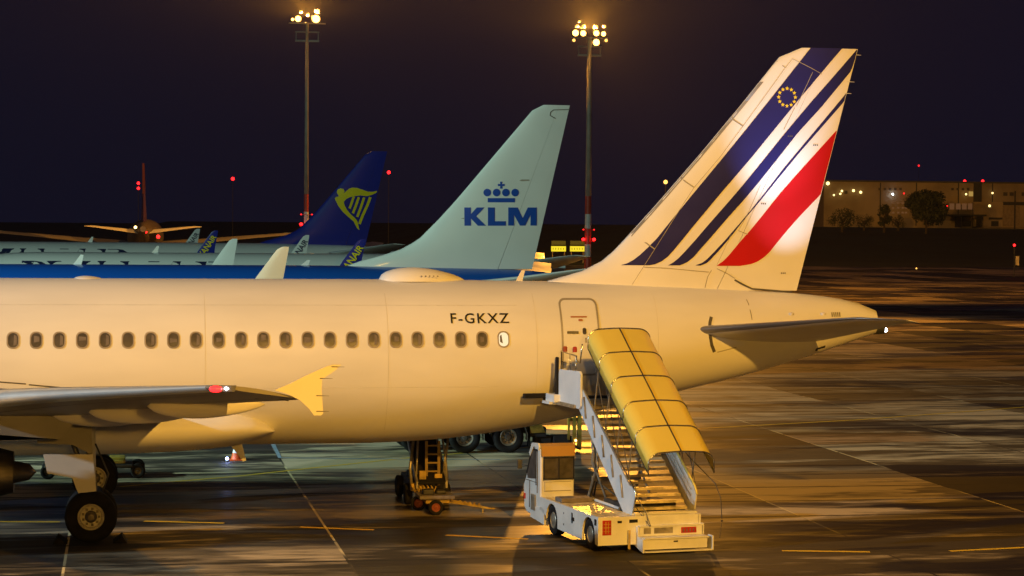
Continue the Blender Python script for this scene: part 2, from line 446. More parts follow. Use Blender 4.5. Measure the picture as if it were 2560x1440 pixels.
gx = frange(-1800, 3000, 60) ; gx = sorted(set([round(q) for q in gx]+[100, 120, 130, 140, 150, 160, 170, 180]))
gy = [330, 345, 360, 380, 400, 430, 460, 490, 520, 560, 700, 1500, 7000]
v = [(x, y, terr(x, y)) for y in gy for x in gx]; w = len(gx)
tag(mesh('grassland', v, [(j*w+i, j*w+i+1, (j+1)*w+i+1, (j+1)*w+i) for j in range(len(gy)-1) for i in range(w-1)], grass, smooth=True), kind='structure')

# painted markings (4 mm sheets)
def sheet(name, pts2, m, label, w=.12, z=.004):
    vs = []; fs = []
    for q in ribbon(pts2, w):
        n = len(vs); vs += [(a, b, z) for a, b in q]; fs.append((n, n+1, n+2, n+3))
    o = mesh(name, vs, fs, m); return tag(o, kind='structure')
ypaint = mat('worn_yellow_marking', (.95, .62, .03), .55, dirt=.08, scale=2.5)
bpaint = mat('pale_blue_marking', (.34, .46, .60), .5, dirt=.1, scale=2)
def gp(u, v): q = P(u, v, Z=0); return (q.x, q.y)
for a, b in (((-60, 1304), (150, 1305)), ((360, 1303), (560, 1308)), ((750, 1318), (935, 1325)), ((1115, 1338), (1320, 1348)), ((1955, 1377), (2175, 1380)), ((2375, 1378), (2580, 1368))):
    sheet('dash_marking', [gp(*a), gp(*b)], ypaint, '', .17)
sheet('guide_line_marking', [gp(*q) for q in ((300, 1217), (450, 1203), (600, 1190), (800, 1168), (1010, 1146), (1300, 1120), (1740, 1072), (2140, 1050), (2560, 1018), (2900, 990))], ypaint, '', .16)
sheet('stand_outline_marking', [gp(*q) for q in ((672, 1090), (683, 1112), (700, 1145), (1010, 1148), (1250, 1149))], bpaint, '', .14, .008)

# ================================================================== AIRLINERS
def airliner(spec, nose, label, rz=0, dz=0):
    K = spec['kind']; gx_ = spec['gear'][0]
    ca, sa = math.cos(rz), math.sin(rz)
    root = thing('airliner', label, 'airplane', (nose[0]+gx_*ca, nose[1]+gx_*sa, 0), rz, org=(gx_, 0, -dz))
    fp = pchip(spec['fus'])
    L = spec['fus'][-1][0]
    xs = [0, .05, .15, .3, .6, 1, 1.5, 2, 2.6, 3.3, 4, 5, 6.5]+frange(7, 24, 1)+frange(24.5, L, .45)
    fus = body('fuselage', fp, xs, spec['m_fus'], root)
    W_ = {}
    for side in (-1, 1):
        wf = Foil(spec['wing'], side=side, camber=.012)
        W_[side] = wf
        wg = wf.part('wing', M['wing'], root, .10, 1, dq=1.2)
        wf.part('leading_edge_slat', M['slat'], root, 0, .097, q0=2.3, q1=spec['wing'][-1][0]-.45, dq=1.2, n=8)
        wf.part('leading_edge_cap', M['wing'], wg, 0, .099, q0=spec['wing'][-1][0]-.45, dq=1, n=8)
        sf = Foil(spec['stab'], side=side)
        st = sf.part('tailplane', spec.get('m_stab', M['fairing']), root, .05, 1, dq=.8)
        sf.part('leading_edge', spec.get('m_stable', M['fairing']), st, 0, .048, dq=.8, n=6)
        # engine with pylon
        ey, ez, ex0, ex1, er = spec['engine']
        e = G().lathe([(er*.86, ex0+.9), (er*.84, ex0+.2), (er*.90, ex0+.02), (er*.97, ex0+.05), (er, ex0+.35), (er*1.06, ex0+1.3), (er*1.02, ex0+2.4), (er*.80, ex1-.4), (er*.66, ex1), (er*.62, ex1-.02), (er*.70, ex1-.6)], (0, side*ey, ez), 'X', 36).make('engine_cowling', spec['m_fus2'], root, auto=45)
        G().lathe([(er*.62, ex1-.8), (er*.56, ex1-.05), (er*.40, ex1+.62), (er*.37, ex1+.60), (er*.30, ex1+.2), (er*.16, ex1+.95), (.01, ex1+1.1)], (0, side*ey, ez), 'X', 30).make('exhaust_nozzle', M['hot'], e, auto=45)
        G().lathe([(er*.85, ex0+.92), (.05, ex0+.75)], (0, side*ey, ez), 'X', 30).make('fan', M['dmetal'], e)
        zt = wf.pt(ey, .3, -1).z
        pp = [(ex0+1.2, zt-.0-.55), (ex0+2.3, zt+.22), (ex0+4.6, zt+.1), (ex1+2.0, zt-.05), (ex1+1.6, zt-.5), (ex1+.1, ez+er*.62), (ex1-.8, ez+er*.82), (ex0+1.2, ez+er*1.0)]
        G().prism([(a, side*ey-.16, b) for a, b in pp], (0, .32, 0)).make('pylon', M['wing'], root, auto=30)
        # main gear
        gxx, gy_, wr, ww = spec['gear'][:4]; sg = -1 if side < 0 else 1
        G().tube([(gxx+.0, side*gy_, wr-dz), (gxx, side*(gy_-.05), 1.35), (gxx-.02, side*(gy_-.15), 2.6)], .11, 12).make('gear_leg', M['grey'], root, smooth=True)
        for d in (-1, 1): wheel(root, (gxx, side*gy_+d*.46, wr-dz), wr, ww, .52, 'main_wheel', side=d)
    # nose gear
    G().tube([(5.05, 0, .38-dz), (5.05, 0, 1.9)], .08, 10).make('nose_gear_leg', M['grey'], root, smooth=True)
    for d in (-1, 1): wheel(root, (5.05, d*.24, .38-dz), .38, .22, .5, 'nose_wheel', side=d)
    # belly fairing
    bf = spec['belly']; bp_ = pchip(bf)
    body('belly_fairing', bp_, frange(bf[0][0], bf[-1][0]-.6, .35)+[bf[-1][0]-q for q in (.42, .28, .17, .09, .03, 0)], spec['m_bf'], root, n=64)
    # fin with rudder
    fin = Foil(spec['fin'], vertical=True); hg = spec['hinge']
    def hu(q):
        xl, xt = fin.at(q)[:2]; h0, h1 = hg
        x = h0[0]+(h1[0]-h0[0])*(q-h0[1])/(h1[1]-h0[1]); return (x-xl)/(xt-xl)
    fo = fin.part('tail_fin', spec['m_fin'], root, dq=.25, n=22, u1f=lambda q: hu(q)-.0012)
    fin.part('rudder', spec['m_rud'], root, dq=.3, n=8, u0f=lambda q: hu(q)+.0012, u1=1, q0=spec['rud0'])
    return root, fp, fin, W_, fus

A_FUS = [(0, 3.35, 3.25, .05), (.3, 3.95, 2.75, .52), (1, 4.45, 2.35, .95), (2, 5.05, 2.05, 1.38), (3.3, 5.6, 1.85, 1.72), (5, 5.85, 1.78, 1.93), (7, 5.88, 1.77, 1.975), (24, 5.88, 1.77, 1.975),
         (26, 5.88, 1.84, 1.955), (27.5, 5.86, 2.00, 1.87), (29, 5.84, 2.24, 1.74), (30.5, 5.80, 2.57, 1.56), (32.5, 5.72, 3.04, 1.28), (34, 5.64, 3.38, 1.02), (35.6, 5.55, 3.82, .74), (36.6, 5.44, 4.13, .53), (37.2, 5.32, 4.33, .41), (37.55, 5.20, 4.44, .34), (37.72, 5.12, 4.50, .31)]
def P0(u, v, Y=0): q = P(u, v, Y=Y); return (q.x, q.z)
A_FINLE = [(5.60, 28.9), (5.87, 29.05), (6.0, 29.6), (6.13, 30.0), (6.33, 30.39), (6.6, 30.72), (6.9, 31.01), (7.4, 31.47), (7.93, 31.95), (9.12, 32.99), (10.37, 34.04), (11.51, 34.96), (11.68, 35.10), (11.80, 35.28), (11.87, 35.46), (11.895, 35.66)]
A_FIN = [(z, x, 35.60+(z-5.58)*(37.19-35.60)/(11.9-5.58), 0, 0, .105 if z < 7 else .095) for z, x in A_FINLE]
A320 = dict(kind='A', fus=A_FUS,
    wing=[(1.2, 12.0, 19.6, 2.86, 2.62, .145), (6.4, 14.65, 18.95, 3.40, 3.14, .125), (10, 16.5, 19.85, 3.79, 3.55, .115), (14, 18.52, 20.75, 4.17, 3.95, .11), (16.6, 19.86, 21.42, 4.42, 4.19, .10), (16.95, 20.15, 21.50, 4.45, 4.23, .06)],
    stab=[(.5, 32.25, 35.95, 4.60, 4.32, .11), (.95, 32.35, 36.0, 4.64, 4.38, .11), (1.25, 32.75, 36.05, 4.68, 4.42, .10), (5.6, 35.4, 36.5, 5.16, 5.02, .09), (6.05, 35.85, 36.56, 5.18, 5.05, .08), (6.25, 36.3, 36.62, 5.14, 5.07, .04)],
    engine=(5.75, 1.78, 11.2, 15.45, 1.12), gear=(17.71, 3.80, .585, .42),
    belly=[(10.3, 2.1, 2.0, .4), (11.2, 2.5, 1.66, 1.5), (13, 2.9, 1.56, 2.0), (17.5, 2.95, 1.58, 2.06), (19.4, 2.98, 1.62, 2.10), (20.6, 2.95, 1.70, 2.04), (21.2, 2.86, 1.78, 1.95), (21.6, 2.70, 1.89, 1.84), (21.9, 2.47, 2.03, 1.66), (22.05, 2.28, 2.15, 1.45)],
    fin=A_FIN, hinge=((33.55, 5.9), (36.15, 11.45)), rud0=5.62,
    m_fus=M['white'], m_fus2=M['fairing'], m_bf=M['white'], m_fin=M['finwhite'], m_rud=M['finwhite'], m_stab=M['fairing'], m_stable=M['stable'])

near, FP, FIN, WG, FUS = airliner(A320, (0, 0), 'large white foreground jet airliner with blue and red tail stripes and stairs at its door')
sb = onbody(FP)
# ---- cabin windows
for i in range(29):
    x = 15.8675+.5334*(i-6); z = 4.46
    if x < 12: continue
    top = [(rrect(x, z, .30, .40, .13), rrect(x, z, .235, .335, .11))]
    fr = clipdrape('window', ringpolys(*top[0]), onbody(FP, .010), M['wframe'], near, .2)
    last = abs(x-27.60) < .1
    clipdrape('pane', [rrect(x, z, .235, .335, .11)], onbody(FP, .005), M['litwin'] if last else M['glass'], fr, .2)
    k = [(.0, .5), (.5, .5), (.0, .55), (.25, .3), (.5, .45), (.3, .35), (.15, .75), (.35, .3)][i % 8]
    if not last and i % 9 != 2:
        # half drawn blinds
        a = -.0925+random.uniform(0, .07); bb = .0925-random.uniform(0, .05); lo = -.13+k[0]*.22; hi = lo+random.uniform(.07, .14)
        if i % 2: quad = [(x+a, z+lo), (x+bb, z+lo+.02), (x+bb, z+hi), (x+a, z+hi+.02)]
        else: quad = [(x+.01, z-.13), (x+.085, z-.10), (x+.085, z+.09), (x+.02, z+.13)]
        clipdrape('blind', [quad], onbody(FP, .0085), M['shade'], fr, .2)
    if last:
        clipdrape('blind', [[(x-.09, z-.06), (x-.02, z-.1), (x-.05, z+.12), (x-.09, z+.08)]], onbody(FP, .0085), M['shade'], fr, .2)
# ---- registration letters
bm = text2d('F-GKXZ', .012, 1.18)
q0, q1 = P(1126, 808, Y=-1.6), P(1273, 783, Y=-1.6)
for vv in bm.verts: vv.co.x = q0.x+vv.co.x*(q1.x-q0.x); vv.co.y = q0.z+vv.co.y*(q1.z-q0.z)
_drape('registration_letters', bm, onbody(FP, .010), M['black'], near, .3)
# ---- rear door
dx, dzc, dw, dh = 29.57, 4.50, .94, 1.86
dr = clipdrape('door', [rrect(dx, dzc, dw-.05, dh-.05, .13)], onbody(FP, .012), M['white'], near, .2)
clipdrape('door_frame', ringpolys(rrect(dx, dzc, dw+.05, dh+.05, .17), rrect(dx, dzc, dw-.045, dh-.045, .13)), onbody(FP, .014), M['softline'], dr, .2)
clipdrape('door_window', [rrect(dx+.10, 4.65, .10, .16, .045)], onbody(FP, .02), M['glass'], dr, .2)
clipdrape('door_handle', [rrect(dx-.20, 4.62, .30, .07, .02), rrect(dx+.13, 4.43, .03, .12, .01)], onbody(FP, .022), M['chrome'], dr, .2)
clipdrape('door_placard', [rrect(dx-.02, 5.00, .42, .035, .01), rrect(dx+.02, 4.92, .11, .05, .01)], onbody(FP, .02), mat('placard_red', (.45, .16, .05), .5), dr, .2)
for xq in (20.35, 24.75, 28.45, 31.6):
    clipdrape('skin_joint', ribbon([(xq, 2.2+.12*i) for i in range(29) if 2.2+.12*i < FP(xq)[0]-.08], .010), onbody(FP, .004), M['jointl'], FUS, .3)
clipdrape('skin_joint', ribbon([(14.5+.5*i, 5.28) for i in range(28)], .008)+ribbon([(15.5+.5*i, 3.30) for i in range(25)], .008), onbody(FP, .004), M['jointl'], FUS, .5)
# ---- fuselage seams, vents, stab trim scale, exhaust
seam = []
seam += ribbon([P0(u, v, -1.15) for u, v in ((1876, 730), (1883, 760), (1886, 800))], .016)
seam += ribbon([P0(u, v, -1.95) for u, v in ((-60, 952), (0, 955), (65, 960))], .03)
seam += ribbon([P0(u, v, -1.95) for u, v in ((72, 962), (140, 968), (205, 976))], .03)
clipdrape('seam', seam, onbody(FP, .007), M['line'], FUS, .3)
clipdrape('tailplane_trim_scale', ribbon([P0(u, v, -1.1) for u, v in ((1779, 792), (1774, 806), (1772, 820), (1773, 840), (1777, 862), (1785, 880))], .085), onbody(FP, .009), M['line'], near, .2)
clipdrape('trim_scale_seam', ribbon([P0(u, v, -1.0) for u, v in ((1790, 880), (1840, 868))], .02), onbody(FP, .008), M['softline'], near, .2)
clipdrape('vent', [rrect(36.40+.055*i, 5.02, .028, .12, .008, 2) for i in range(5)], onbody(FP, .006), M['line'], near, .2)
clipdrape('outflow_slot', [[P0(*q, -.35) for q in ((2037, 877), (2037, 871), (2062, 863), (2062, 869), (2043, 874), (2043, 878))]], onbody(FP, .008), M['black'], near, .2)
ap = G().lathe([(.16, 37.5), (.155, 37.98), (.13, 37.98), (.12, 37.6)], (0, 0, 4.64), 'X', 20).make('exhaust_pipe', M['dmetal'], near, auto=40)
G().lathe([(.001, 37.93), (.05, 37.95), (.06, 38.0), (.045, 38.05), (.001, 38.07)], (0, -.05, 4.60), 'X', 14).make('tail_light', M['whl'], ap)
# ---- domes and antennas on the crown
def dome(name, x0, x1, h, hw, m, tilt=0):
    v = []; n = 20; ns = 22
    for i in range(ns+1):
        t = i/ns; s = math.sin(math.pi*t**.72)**.62 if 0 < t < 1 else 0; x = x0+(x1-x0)*t
        top = FP(x)[0]-.05+tilt
        for j in range(n):
            a = math.pi*j/(n-1); v.append((x, math.cos(a)*hw*s, top+math.sin(a)*(h+.05)*s))
    f = [(i*n+j, i*n+j+1, (i+1)*n+j+1, (i+1)*n+j) for i in range(ns) for j in range(n-1)]
    return mesh(name, v, f, m, near, smooth=True)
d1 = dome('satellite_dome', 24.70, 26.95, .30, .52, M['white'])
hs = [[(25.72+.10*i, 5.96), (25.76+.10*i, 5.96), (25.76+.10*i, 5.985), (25.72+.10*i, 5.985)] for i in range(5)]
clipdrape('dome_fastener', hs, lambda x, z: Vector((x, -.535, z+.0)), M['line'], d1, .3)
dome('satellite_dome', 17.2, 18.0, .06, .28, M['white'])
G().prism([(28.19, -.015, 5.8), (28.37, -.015, 5.8), (28.45, -.015, 6.11), (28.36, -.015, 6.12)], (0, .03, 0)).make('blade_antenna', M['fairing'], near)
G().prism([(21.05, -.02, 1.75), (21.33, -.02, 1.80), (21.44, -.02, 1.36), (21.36, -.02, 1.34)], (0, .04, 0)).make('drain_mast', M['fairing'], near)
# ---- fin paint: stripes, stars, panel lines
def z6(u, v): q = P(1340+u*.45842, 100+v*.45842, Y=-.12); return (q.x, q.z)
def te(z): return 35.60+(z-5.58)*(37.19-35.60)/(11.9-5.58)-.012
def le(z): return FIN.at(z)[0]+.02
def stripe(left, right, m, off=.010):
    Lp = [z6(*q) for q in left]; Rp = [z6(*q) for q in right]
    def at(pl, z):
        pl = sorted(pl, key=lambda q: q[1])
        if z <= pl[0][1]: return pl[0][0]
        for a, b in zip(pl, pl[1:]):
            if z <= b[1]: return a[0]+(b[0]-a[0])*(z-a[1])/(b[1]-a[1] or 1)
        return pl[-1][0]+(z-pl[-1][1])*1.2
    z0 = min(q[1] for q in Lp); z1 = max(max(q[1] for q in Lp), max(q[1] for q in Rp))
    zs = [z0+(z1-z0)*(i/70)**1.5 for i in range(71)]
    v = []; f = []; n = 8
    for z in zs:
        a = max(at(Lp, z), le(z)); b = max(a, min(at(Rp, z), te(z)))
        for j in range(n): v.append(FIN.on_fin(a+(b-a)*j/(n-1), z, -1, off))
    for i in range(len(zs)-1):
        for j in range(n-1): f.append((i*n+j, i*n+j+1, (i+1)*n+j+1, (i+1)*n+j))
    return mesh('tail_stripe', v, f, m, near, smooth=True)
stripe([(1497, 45), (1290, 306), (1150, 480), (1010, 650), (860, 830), (720, 1000), (655, 1080), (600, 1135), (560, 1172), (525, 1199), (490, 1218), (456, 1227)],
       [(1674, 45), (1590, 142), (1425, 335), (1290, 498), (1165, 650), (1010, 828), (865, 1000), (800, 1078), (750, 1138), (712, 1180), (675, 1208), (640, 1222), (610, 1227)], M['navy'])
stripe([(1757, 50), (1600, 228), (1500, 340), (1345, 522), (1225, 670), (1130, 785), (1030, 900), (930, 1012), (860, 1092), (805, 1152), (768, 1190), (740, 1212), (712, 1228)],
       [(1757, 70), (1728, 165), (1560, 365), (1430, 505), (1300, 668), (1205, 785), (1125, 878), (1050, 960), (960, 1062), (885, 1145), (850, 1185), (815, 1212), (775, 1228)], M['navy'])
stripe([(1698, 290), (1560, 453), (1450, 582), (1350, 700), (1250, 828), (1175, 920), (1100, 1008), (1025, 1092), (960, 1160), (928, 1192), (900, 1214), (860, 1229)],
       [(1683, 340), (1560, 478), (1440, 612), (1310, 768), (1220, 878), (1130, 982), (1050, 1082), (985, 1155), (950, 1192), (925, 1215), (890, 1229)], M['navy'])
stripe([(1643, 495), (1500, 650), (1410, 748), (1330, 838), (1225, 968), (1165, 1038), (1110, 1098), (1075, 1140), (1045, 1175), (1015, 1205), (978, 1231)],
       [(1557, 845), (1500, 902), (1450, 953), (1375, 1035), (1310, 1112), (1275, 1155), (1245, 1183), (1210, 1206), (1170, 1222), (1110, 1231)], M['red'])
stars = []
cx_, cz_ = z6(1368, 312)
rr = (z6(1414, 312)[0]-z6(1322, 312)[0])/2
for i in range(12):
    a = 2*math.pi*i/12; sx, sz = cx_+rr*math.sin(a), cz_+rr*math.cos(a)
    stars.append([(sx+(.055 if k % 2 == 0 else .026)*math.sin(math.pi*k/5), sz+(.055 if k % 2 == 0 else .026)*math.cos(math.pi*k/5)) for k in range(10)])
clipdrape('star_circle', stars, lambda x, z: FIN.on_fin(x, z, -1, .018), M['star'], near, .5)
pl = []
for line, w_ in (([(1300, 112), (1360, 150)], .02), ([(1050, 415), (1128, 470)], .03), ([(775, 745), (858, 803)], .028), ([(510, 1043), (640, 1140)], .03),
                 ([(1360, 152), (1400, 102), (1440, 122)], .014), ([(1360, 152), (1240, 318), (1128, 470), (1000, 640), (860, 803), (740, 985), (640, 1140), (580, 1232), (515, 1333)], .013),
                 ([(1440, 122), (1500, 152), (1560, 185)], .014), ([(1510, 175), (1470, 260), (1420, 362)], .014), ([(1410, 370), (1350, 490)], .014), ([(1222, 790), (1150, 950), (1100, 1040)], .010),
                 ([(1100, 1040), (1152, 1060)], .014), ([(1060, 1060), (980, 1225)], .009), ([(580, 1238), (700, 1243), (860, 1258), (938, 1265)], .014), ([(950, 1255), (930, 1290), (916, 1350)], .02),
                 ([(980, 1246), (1040, 1275), (1082, 1300)], .016)):
    pl += ribbon([z6(*q) for q in line], w_)
clipdrape('fin_panel_line', pl, lambda x, z: FIN.on_fin(x, z, -1, .016), M['softline'], near, .4)
clipdrape('rudder_gap', ribbon([z6(*q) for q in ((1080, 1308), (1130, 1335), (1178, 1357), (1290, 1366), (1400, 1376))], .045), lambda x, z: FIN.on_fin(x, z, -1, .018) if z > 5.62 else Vector((x, min(FIN.on_fin(x, 5.62, -1, .018).y, sb(x, z).y-.004), z)), M['line'], near, .3)
clipdrape('fin_stencil', [[(a+ i*.05, b), (a+i*.05+.03, b), (a+i*.05+.03, b+.035), (a+i*.05, b+.035)] for a, b in (z6(1372, 528), z6(1515, 576), z6(1338, 1275), z6(1225, 896)) for i in range(3)],
          lambda x, z: FIN.on_fin(x, z, -1, .02), M['line'], near, .5)
clipdrape('leading_edge_strip', [[ (le(z_)-.01, z_), (le(z_)+.075, z_), (le(z_+.5)+.075, z_+.5), (le(z_+.5)-.01, z_+.5)] for z_ in frange(7.0, 11.0, .5)[:-1]], lambda x, z: FIN.on_fin(x, z, -1, .006), mat('leading_edge_grey', (.30, .29, .28), .7, spec=.1), near, .5)
for i, zz in enumerate((11.75, 11.05, 10.75)):
    G().tube([(te(zz)-.1, 0, zz), (te(zz)+.14, 0, zz-.01)], .012, 6, .006).make('static_wick', M['fairing'], near)
# ---- port wing tip: fence, light, track fairings, panel gaps
fe = [(20.98, 4.40), (21.22, 4.50), (21.50, 4.64), (21.86, 4.80), (21.98, 4.835), (22.13, 4.835), (22.03, 4.74), (21.80, 4.58), (21.79, 4.42), (21.82, 3.99), (21.78, 3.955), (21.66, 3.955), (21.57, 4.08), (21.42, 4.22), (21.2, 4.33)]
for sd in (-1, 1):
    G().prism([(a, sd*16.97, b) for a, b in fe], (0, sd*.045, 0)).make('wingtip_fence', M['fairing'], near)
lg = G().prism([(19.93, -16.97, 4.385), (20.30, -16.97, 4.37), (20.33, -16.97, 4.475), (19.98, -16.97, 4.475)], (0, .08, 0)).make('navigation_light', M['dmetal'], near)
G().lathe([(.001, 19.86), (.045, 19.89), (.06, 19.98), (.045, 20.06), (.001, 20.09)], (0, -17.0, 4.42), 'X', 14).make('red_lens', M['redl'], lg)
G().lathe([(.001, 20.12), (.03, 20.15), (.001, 20.2)], (0, -17.0, 4.425), 'X', 10).make('white_lens', M['whl'], lg)
for sd in (-1, 1):
    for yy, x1, zt_, L_, h_ in ((12.3, 21.12, 3.70, 2.25, .25), (8.8, 20.12, 3.30, 2.4, .26), (5.9, 19.5, 2.98, 2.6, .26)):
        v = []; n = 16; ns = 18
        for i in range(ns+1):
            t = i/ns; s = (math.sin(math.pi*min(1, t*1.0)**.8)**.7) if 0 < t < 1 else 0.03
            xq = x1-L_*(1-t); zq = zt_+.06-(.12*(1-t))+.10*(1-t)**2-.0
            for j in range(n):
                a = 2*math.pi*j/n; v.append((xq, sd*yy+math.cos(a)*.14*s, zq+math.sin(a)*h_*s*(1.15 if math.sin(a) > 0 else .9)))
        f = [(i*n+j, i*n+(j+1) % n, (i+1)*n+(j+1) % n, (i+1)*n+j) for i in range(ns) for j in range(n)]+[tuple(range(n)), tuple(ns*n+j for j in range(n))]
        mesh('flap_track_fairing', v, f, M['fairing'], near, smooth=True)
WF = WG[-1]
def under(q0, u0, q1, u1, w):
    out = []; k = 10
    for i in range(k):
        a, b = i/k, (i+1)/k; qa, ua, qb, ub = q0+(q1-q0)*a, u0+(u1-u0)*a, q0+(q1-q0)*b, u0+(u1-u0)*b
        out.append((WF.pt(qa, ua, -1, .006), WF.pt(qb, ub, -1, .006), WF.pt(qb, ub+w, -1, .006), WF.pt(qa, ua+w, -1, .006)))
    return out
qs = under(3, .72, 16.2, .68, .012)+under(3, .2, 16, .2, .008)+under(12.6, .69, 12.65, .99, .01)
v = [p for q in qs for p in q]
mesh('wing_panel_gap', v, [(4*i, 4*i+1, 4*i+2, 4*i+3) for i in range(len(qs))], M['line'], near)
for xq in (21.1, 20.6, 20.2):
    G().tube([(xq, -16.5+(21.1-xq)*1.0, 4.2), (xq+.16, -16.5+(21.1-xq), 4.17)], .008, 5).make('static_wick', M['line'], near)
for zq, xq in ((4.80, 22.06), (4.60, 21.86), (4.30, 21.80), (4.03, 21.80)):
    G().tube([(xq-.1, -17.02, zq), (xq+.12, -17.03, zq-.005)], .008, 5, .003).make('static_wick', M['line'], near)
# ---- main gear doors of the port side
gd = [(u, v) for u, v in ((108, 1136), (232, 1136), (241, 1228), (195, 1233), (180, 1194), (118, 1184))]
G().prism([P(u, v, Y=-4.50) for u, v in gd], (0, .04, 0)).make('gear_door', M['fairing'], near)
gd2 = ((93, 1030), (227, 1030), (231, 1137), (180, 1112), (93, 1108))
G().prism([P(u, v, Y=-4.42) for u, v in gd2], (0, .04, 0)).make('gear_door', M['wing'], near)
gg = G()
gg.tube([(17.2, -3.9, 2.5), (17.62, -3.85, 1.3)], .06, 8).tube([(17.5, -4.1, 1.0), (17.35, -4.1, 1.45), (17.45, -4.1, 1.9)], .05, 8).tube([(17.71, -4.3, .585), (17.71, -3.3, .585)], .10, 12)
gg.tube([(17.9, -3.9, .9), (18.1, -3.9, 1.5), (17.8, -3.9, 2.2)], .02, 6).tube([(17.71, -3.8, .6), (17.72, -3.75, 1.3)], .13, 12)
gg.make('gear_brace', M['dmetal'], near, smooth=True)
# ---- logo lights set in the tailplanes, shining on the fin
for sd, x_, tg, pw in ((-1, 34.3, (35.05, 0, 9.9), 1700), (-1, 35.1, (35.35, 0, 7.9), 750)):
    G().lathe([(.06, -.02), (.07, .03), (.001, .05)], (x_, sd*3.8, 5.16), 'Z', 12).make('logo_light', M['fairing'], near)
    l = lamp('logo_light_beam', 'SPOT', (x_, sd*3.8, 5.26), pw, (.62, .74, 1), .05, tg, 34, 1.0)
    l.parent = near; l.matrix_parent_inverse = Matrix.Translation((-17.71, 0, 0))

# ---- 737-sized airliners behind
B_FUS = [(0, 2.95, 2.85, .05), (.4, 3.5, 2.3, .55), (1.2, 4.1, 1.9, 1.0), (2.4, 4.75, 1.62, 1.42), (3.6, 5.15, 1.5, 1.7), (5.5, 5.38, 1.42, 1.86), (7, 5.42, 1.40, 1.88), (26, 5.42, 1.40, 1.88),
         (29, 5.40, 1.75, 1.72), (31.5, 5.37, 2.40, 1.42), (34, 5.32, 3.10, 1.02), (36, 5.24, 3.66, .70), (37.6, 5.08, 4.12, .42), (38.4, 4.92, 4.36, .26)]
B_LE = [(5.10, 27.6), (5.48, 28.09), (5.75, 29.14), (6.05, 30.19), (6.30, 30.72), (6.64, 31.24), (7.43, 32.03), (8.31, 32.83), (12.30, 36.20), (12.45, 36.34), (12.53, 36.5), (12.55, 36.7)]
B_FIN = [(z, x, 36.24+(z-5.25)*(37.89-36.24)/(12.55-5.25), 0, 0, .10) for z, x in B_LE]
B738 = dict(kind='B', fus=B_FUS,
    wing=[(1.2, 12.4, 20.6, 2.2, 2.0, .14), (5.5, 15.3, 20.4, 2.9, 2.65, .12), (11, 18.7, 22.0, 3.55, 3.4, .11), (16.6, 22.0, 23.7, 4.0, 3.9, .10), (17.0, 22.3, 23.8, 4.05, 3.95, .09)],
    stab=[(.5, 33.0, 37.2, 4.62, 4.45, .10), (1.0, 33.3, 37.3, 4.68, 4.5, .10), (4, 35.2, 37.9, 5.05, 4.92, .09), (6.9, 37.05, 38.45, 5.45, 5.38, .08), (7.17, 37.5, 38.5, 5.5, 5.42, .05)],
    engine=(4.85, 1.6, 10.6, 14.6, 1.05), gear=(19.6, 2.86, .565, .42),
    belly=[(12.0, 2.0, 1.5, .5), (13, 2.3, 1.25, 1.5), (16, 2.4, 1.12, 1.9), (20, 2.3, 1.2, 1.8), (22, 2.0, 1.4, 1.0), (22.4, 1.8, 1.6, .5)],
    fin=B_FIN, hinge=((34.70, 5.30), (37.20, 12.0)), rud0=5.30, m_fus=M['kwhite'], m_fus2=M['kwhite'], m_bf=M['kwhite'], m_fin=M['kwhite'], m_rud=M['kwhite'], m_stab=M['fairing'], m_stable=M['slat'])
def band_mat(name, stops, rough=.35, coat=.5):
    m, n, b = nodes(name); tc = n.nodes.new('ShaderNodeTexCoord'); s = n.nodes.new('ShaderNodeSeparateXYZ')
    n.links.new(tc.outputs['Object'], s.inputs[0]); mr = n.nodes.new('ShaderNodeMapRange'); mr.inputs['From Max'].default_value = 8.0
    n.links.new(s.outputs['Z'], mr.inputs[0]); rp = n.nodes.new('ShaderNodeValToRGB'); rp.color_ramp.interpolation = 'CONSTANT'
    n.links.new(mr.outputs[0], rp.inputs[0]); els = rp.color_ramp.elements
    els[0].position = 0; els[0].color = (*stops[0][1], 1); els[1].position = stops[1][0]/8; els[1].color = (*stops[1][1], 1)
    for z, c in stops[2:]: e = els.new(z/8); e.color = (*c, 1)
    n.links.new(rp.outputs[0], b.inputs['Base Color']); b.inputs['Roughness'].default_value = rough
    b.inputs['Coat Weight'].default_value = coat; b.inputs['Coat Roughness'].default_value = .04
    return m
kf = band_mat('blue_over_white_fuselage', [(0, (.45, .47, .48)), (3.15, (.75, .77, .77)), (3.3, (.006, .02, .12)), (3.5, (.004, .085, .46))])
rf = band_mat('white_over_navy_fuselage', [(0, (.012, .018, .16)), (2.1, (.70, .60, .05)), (2.2, (.74, .77, .76))])

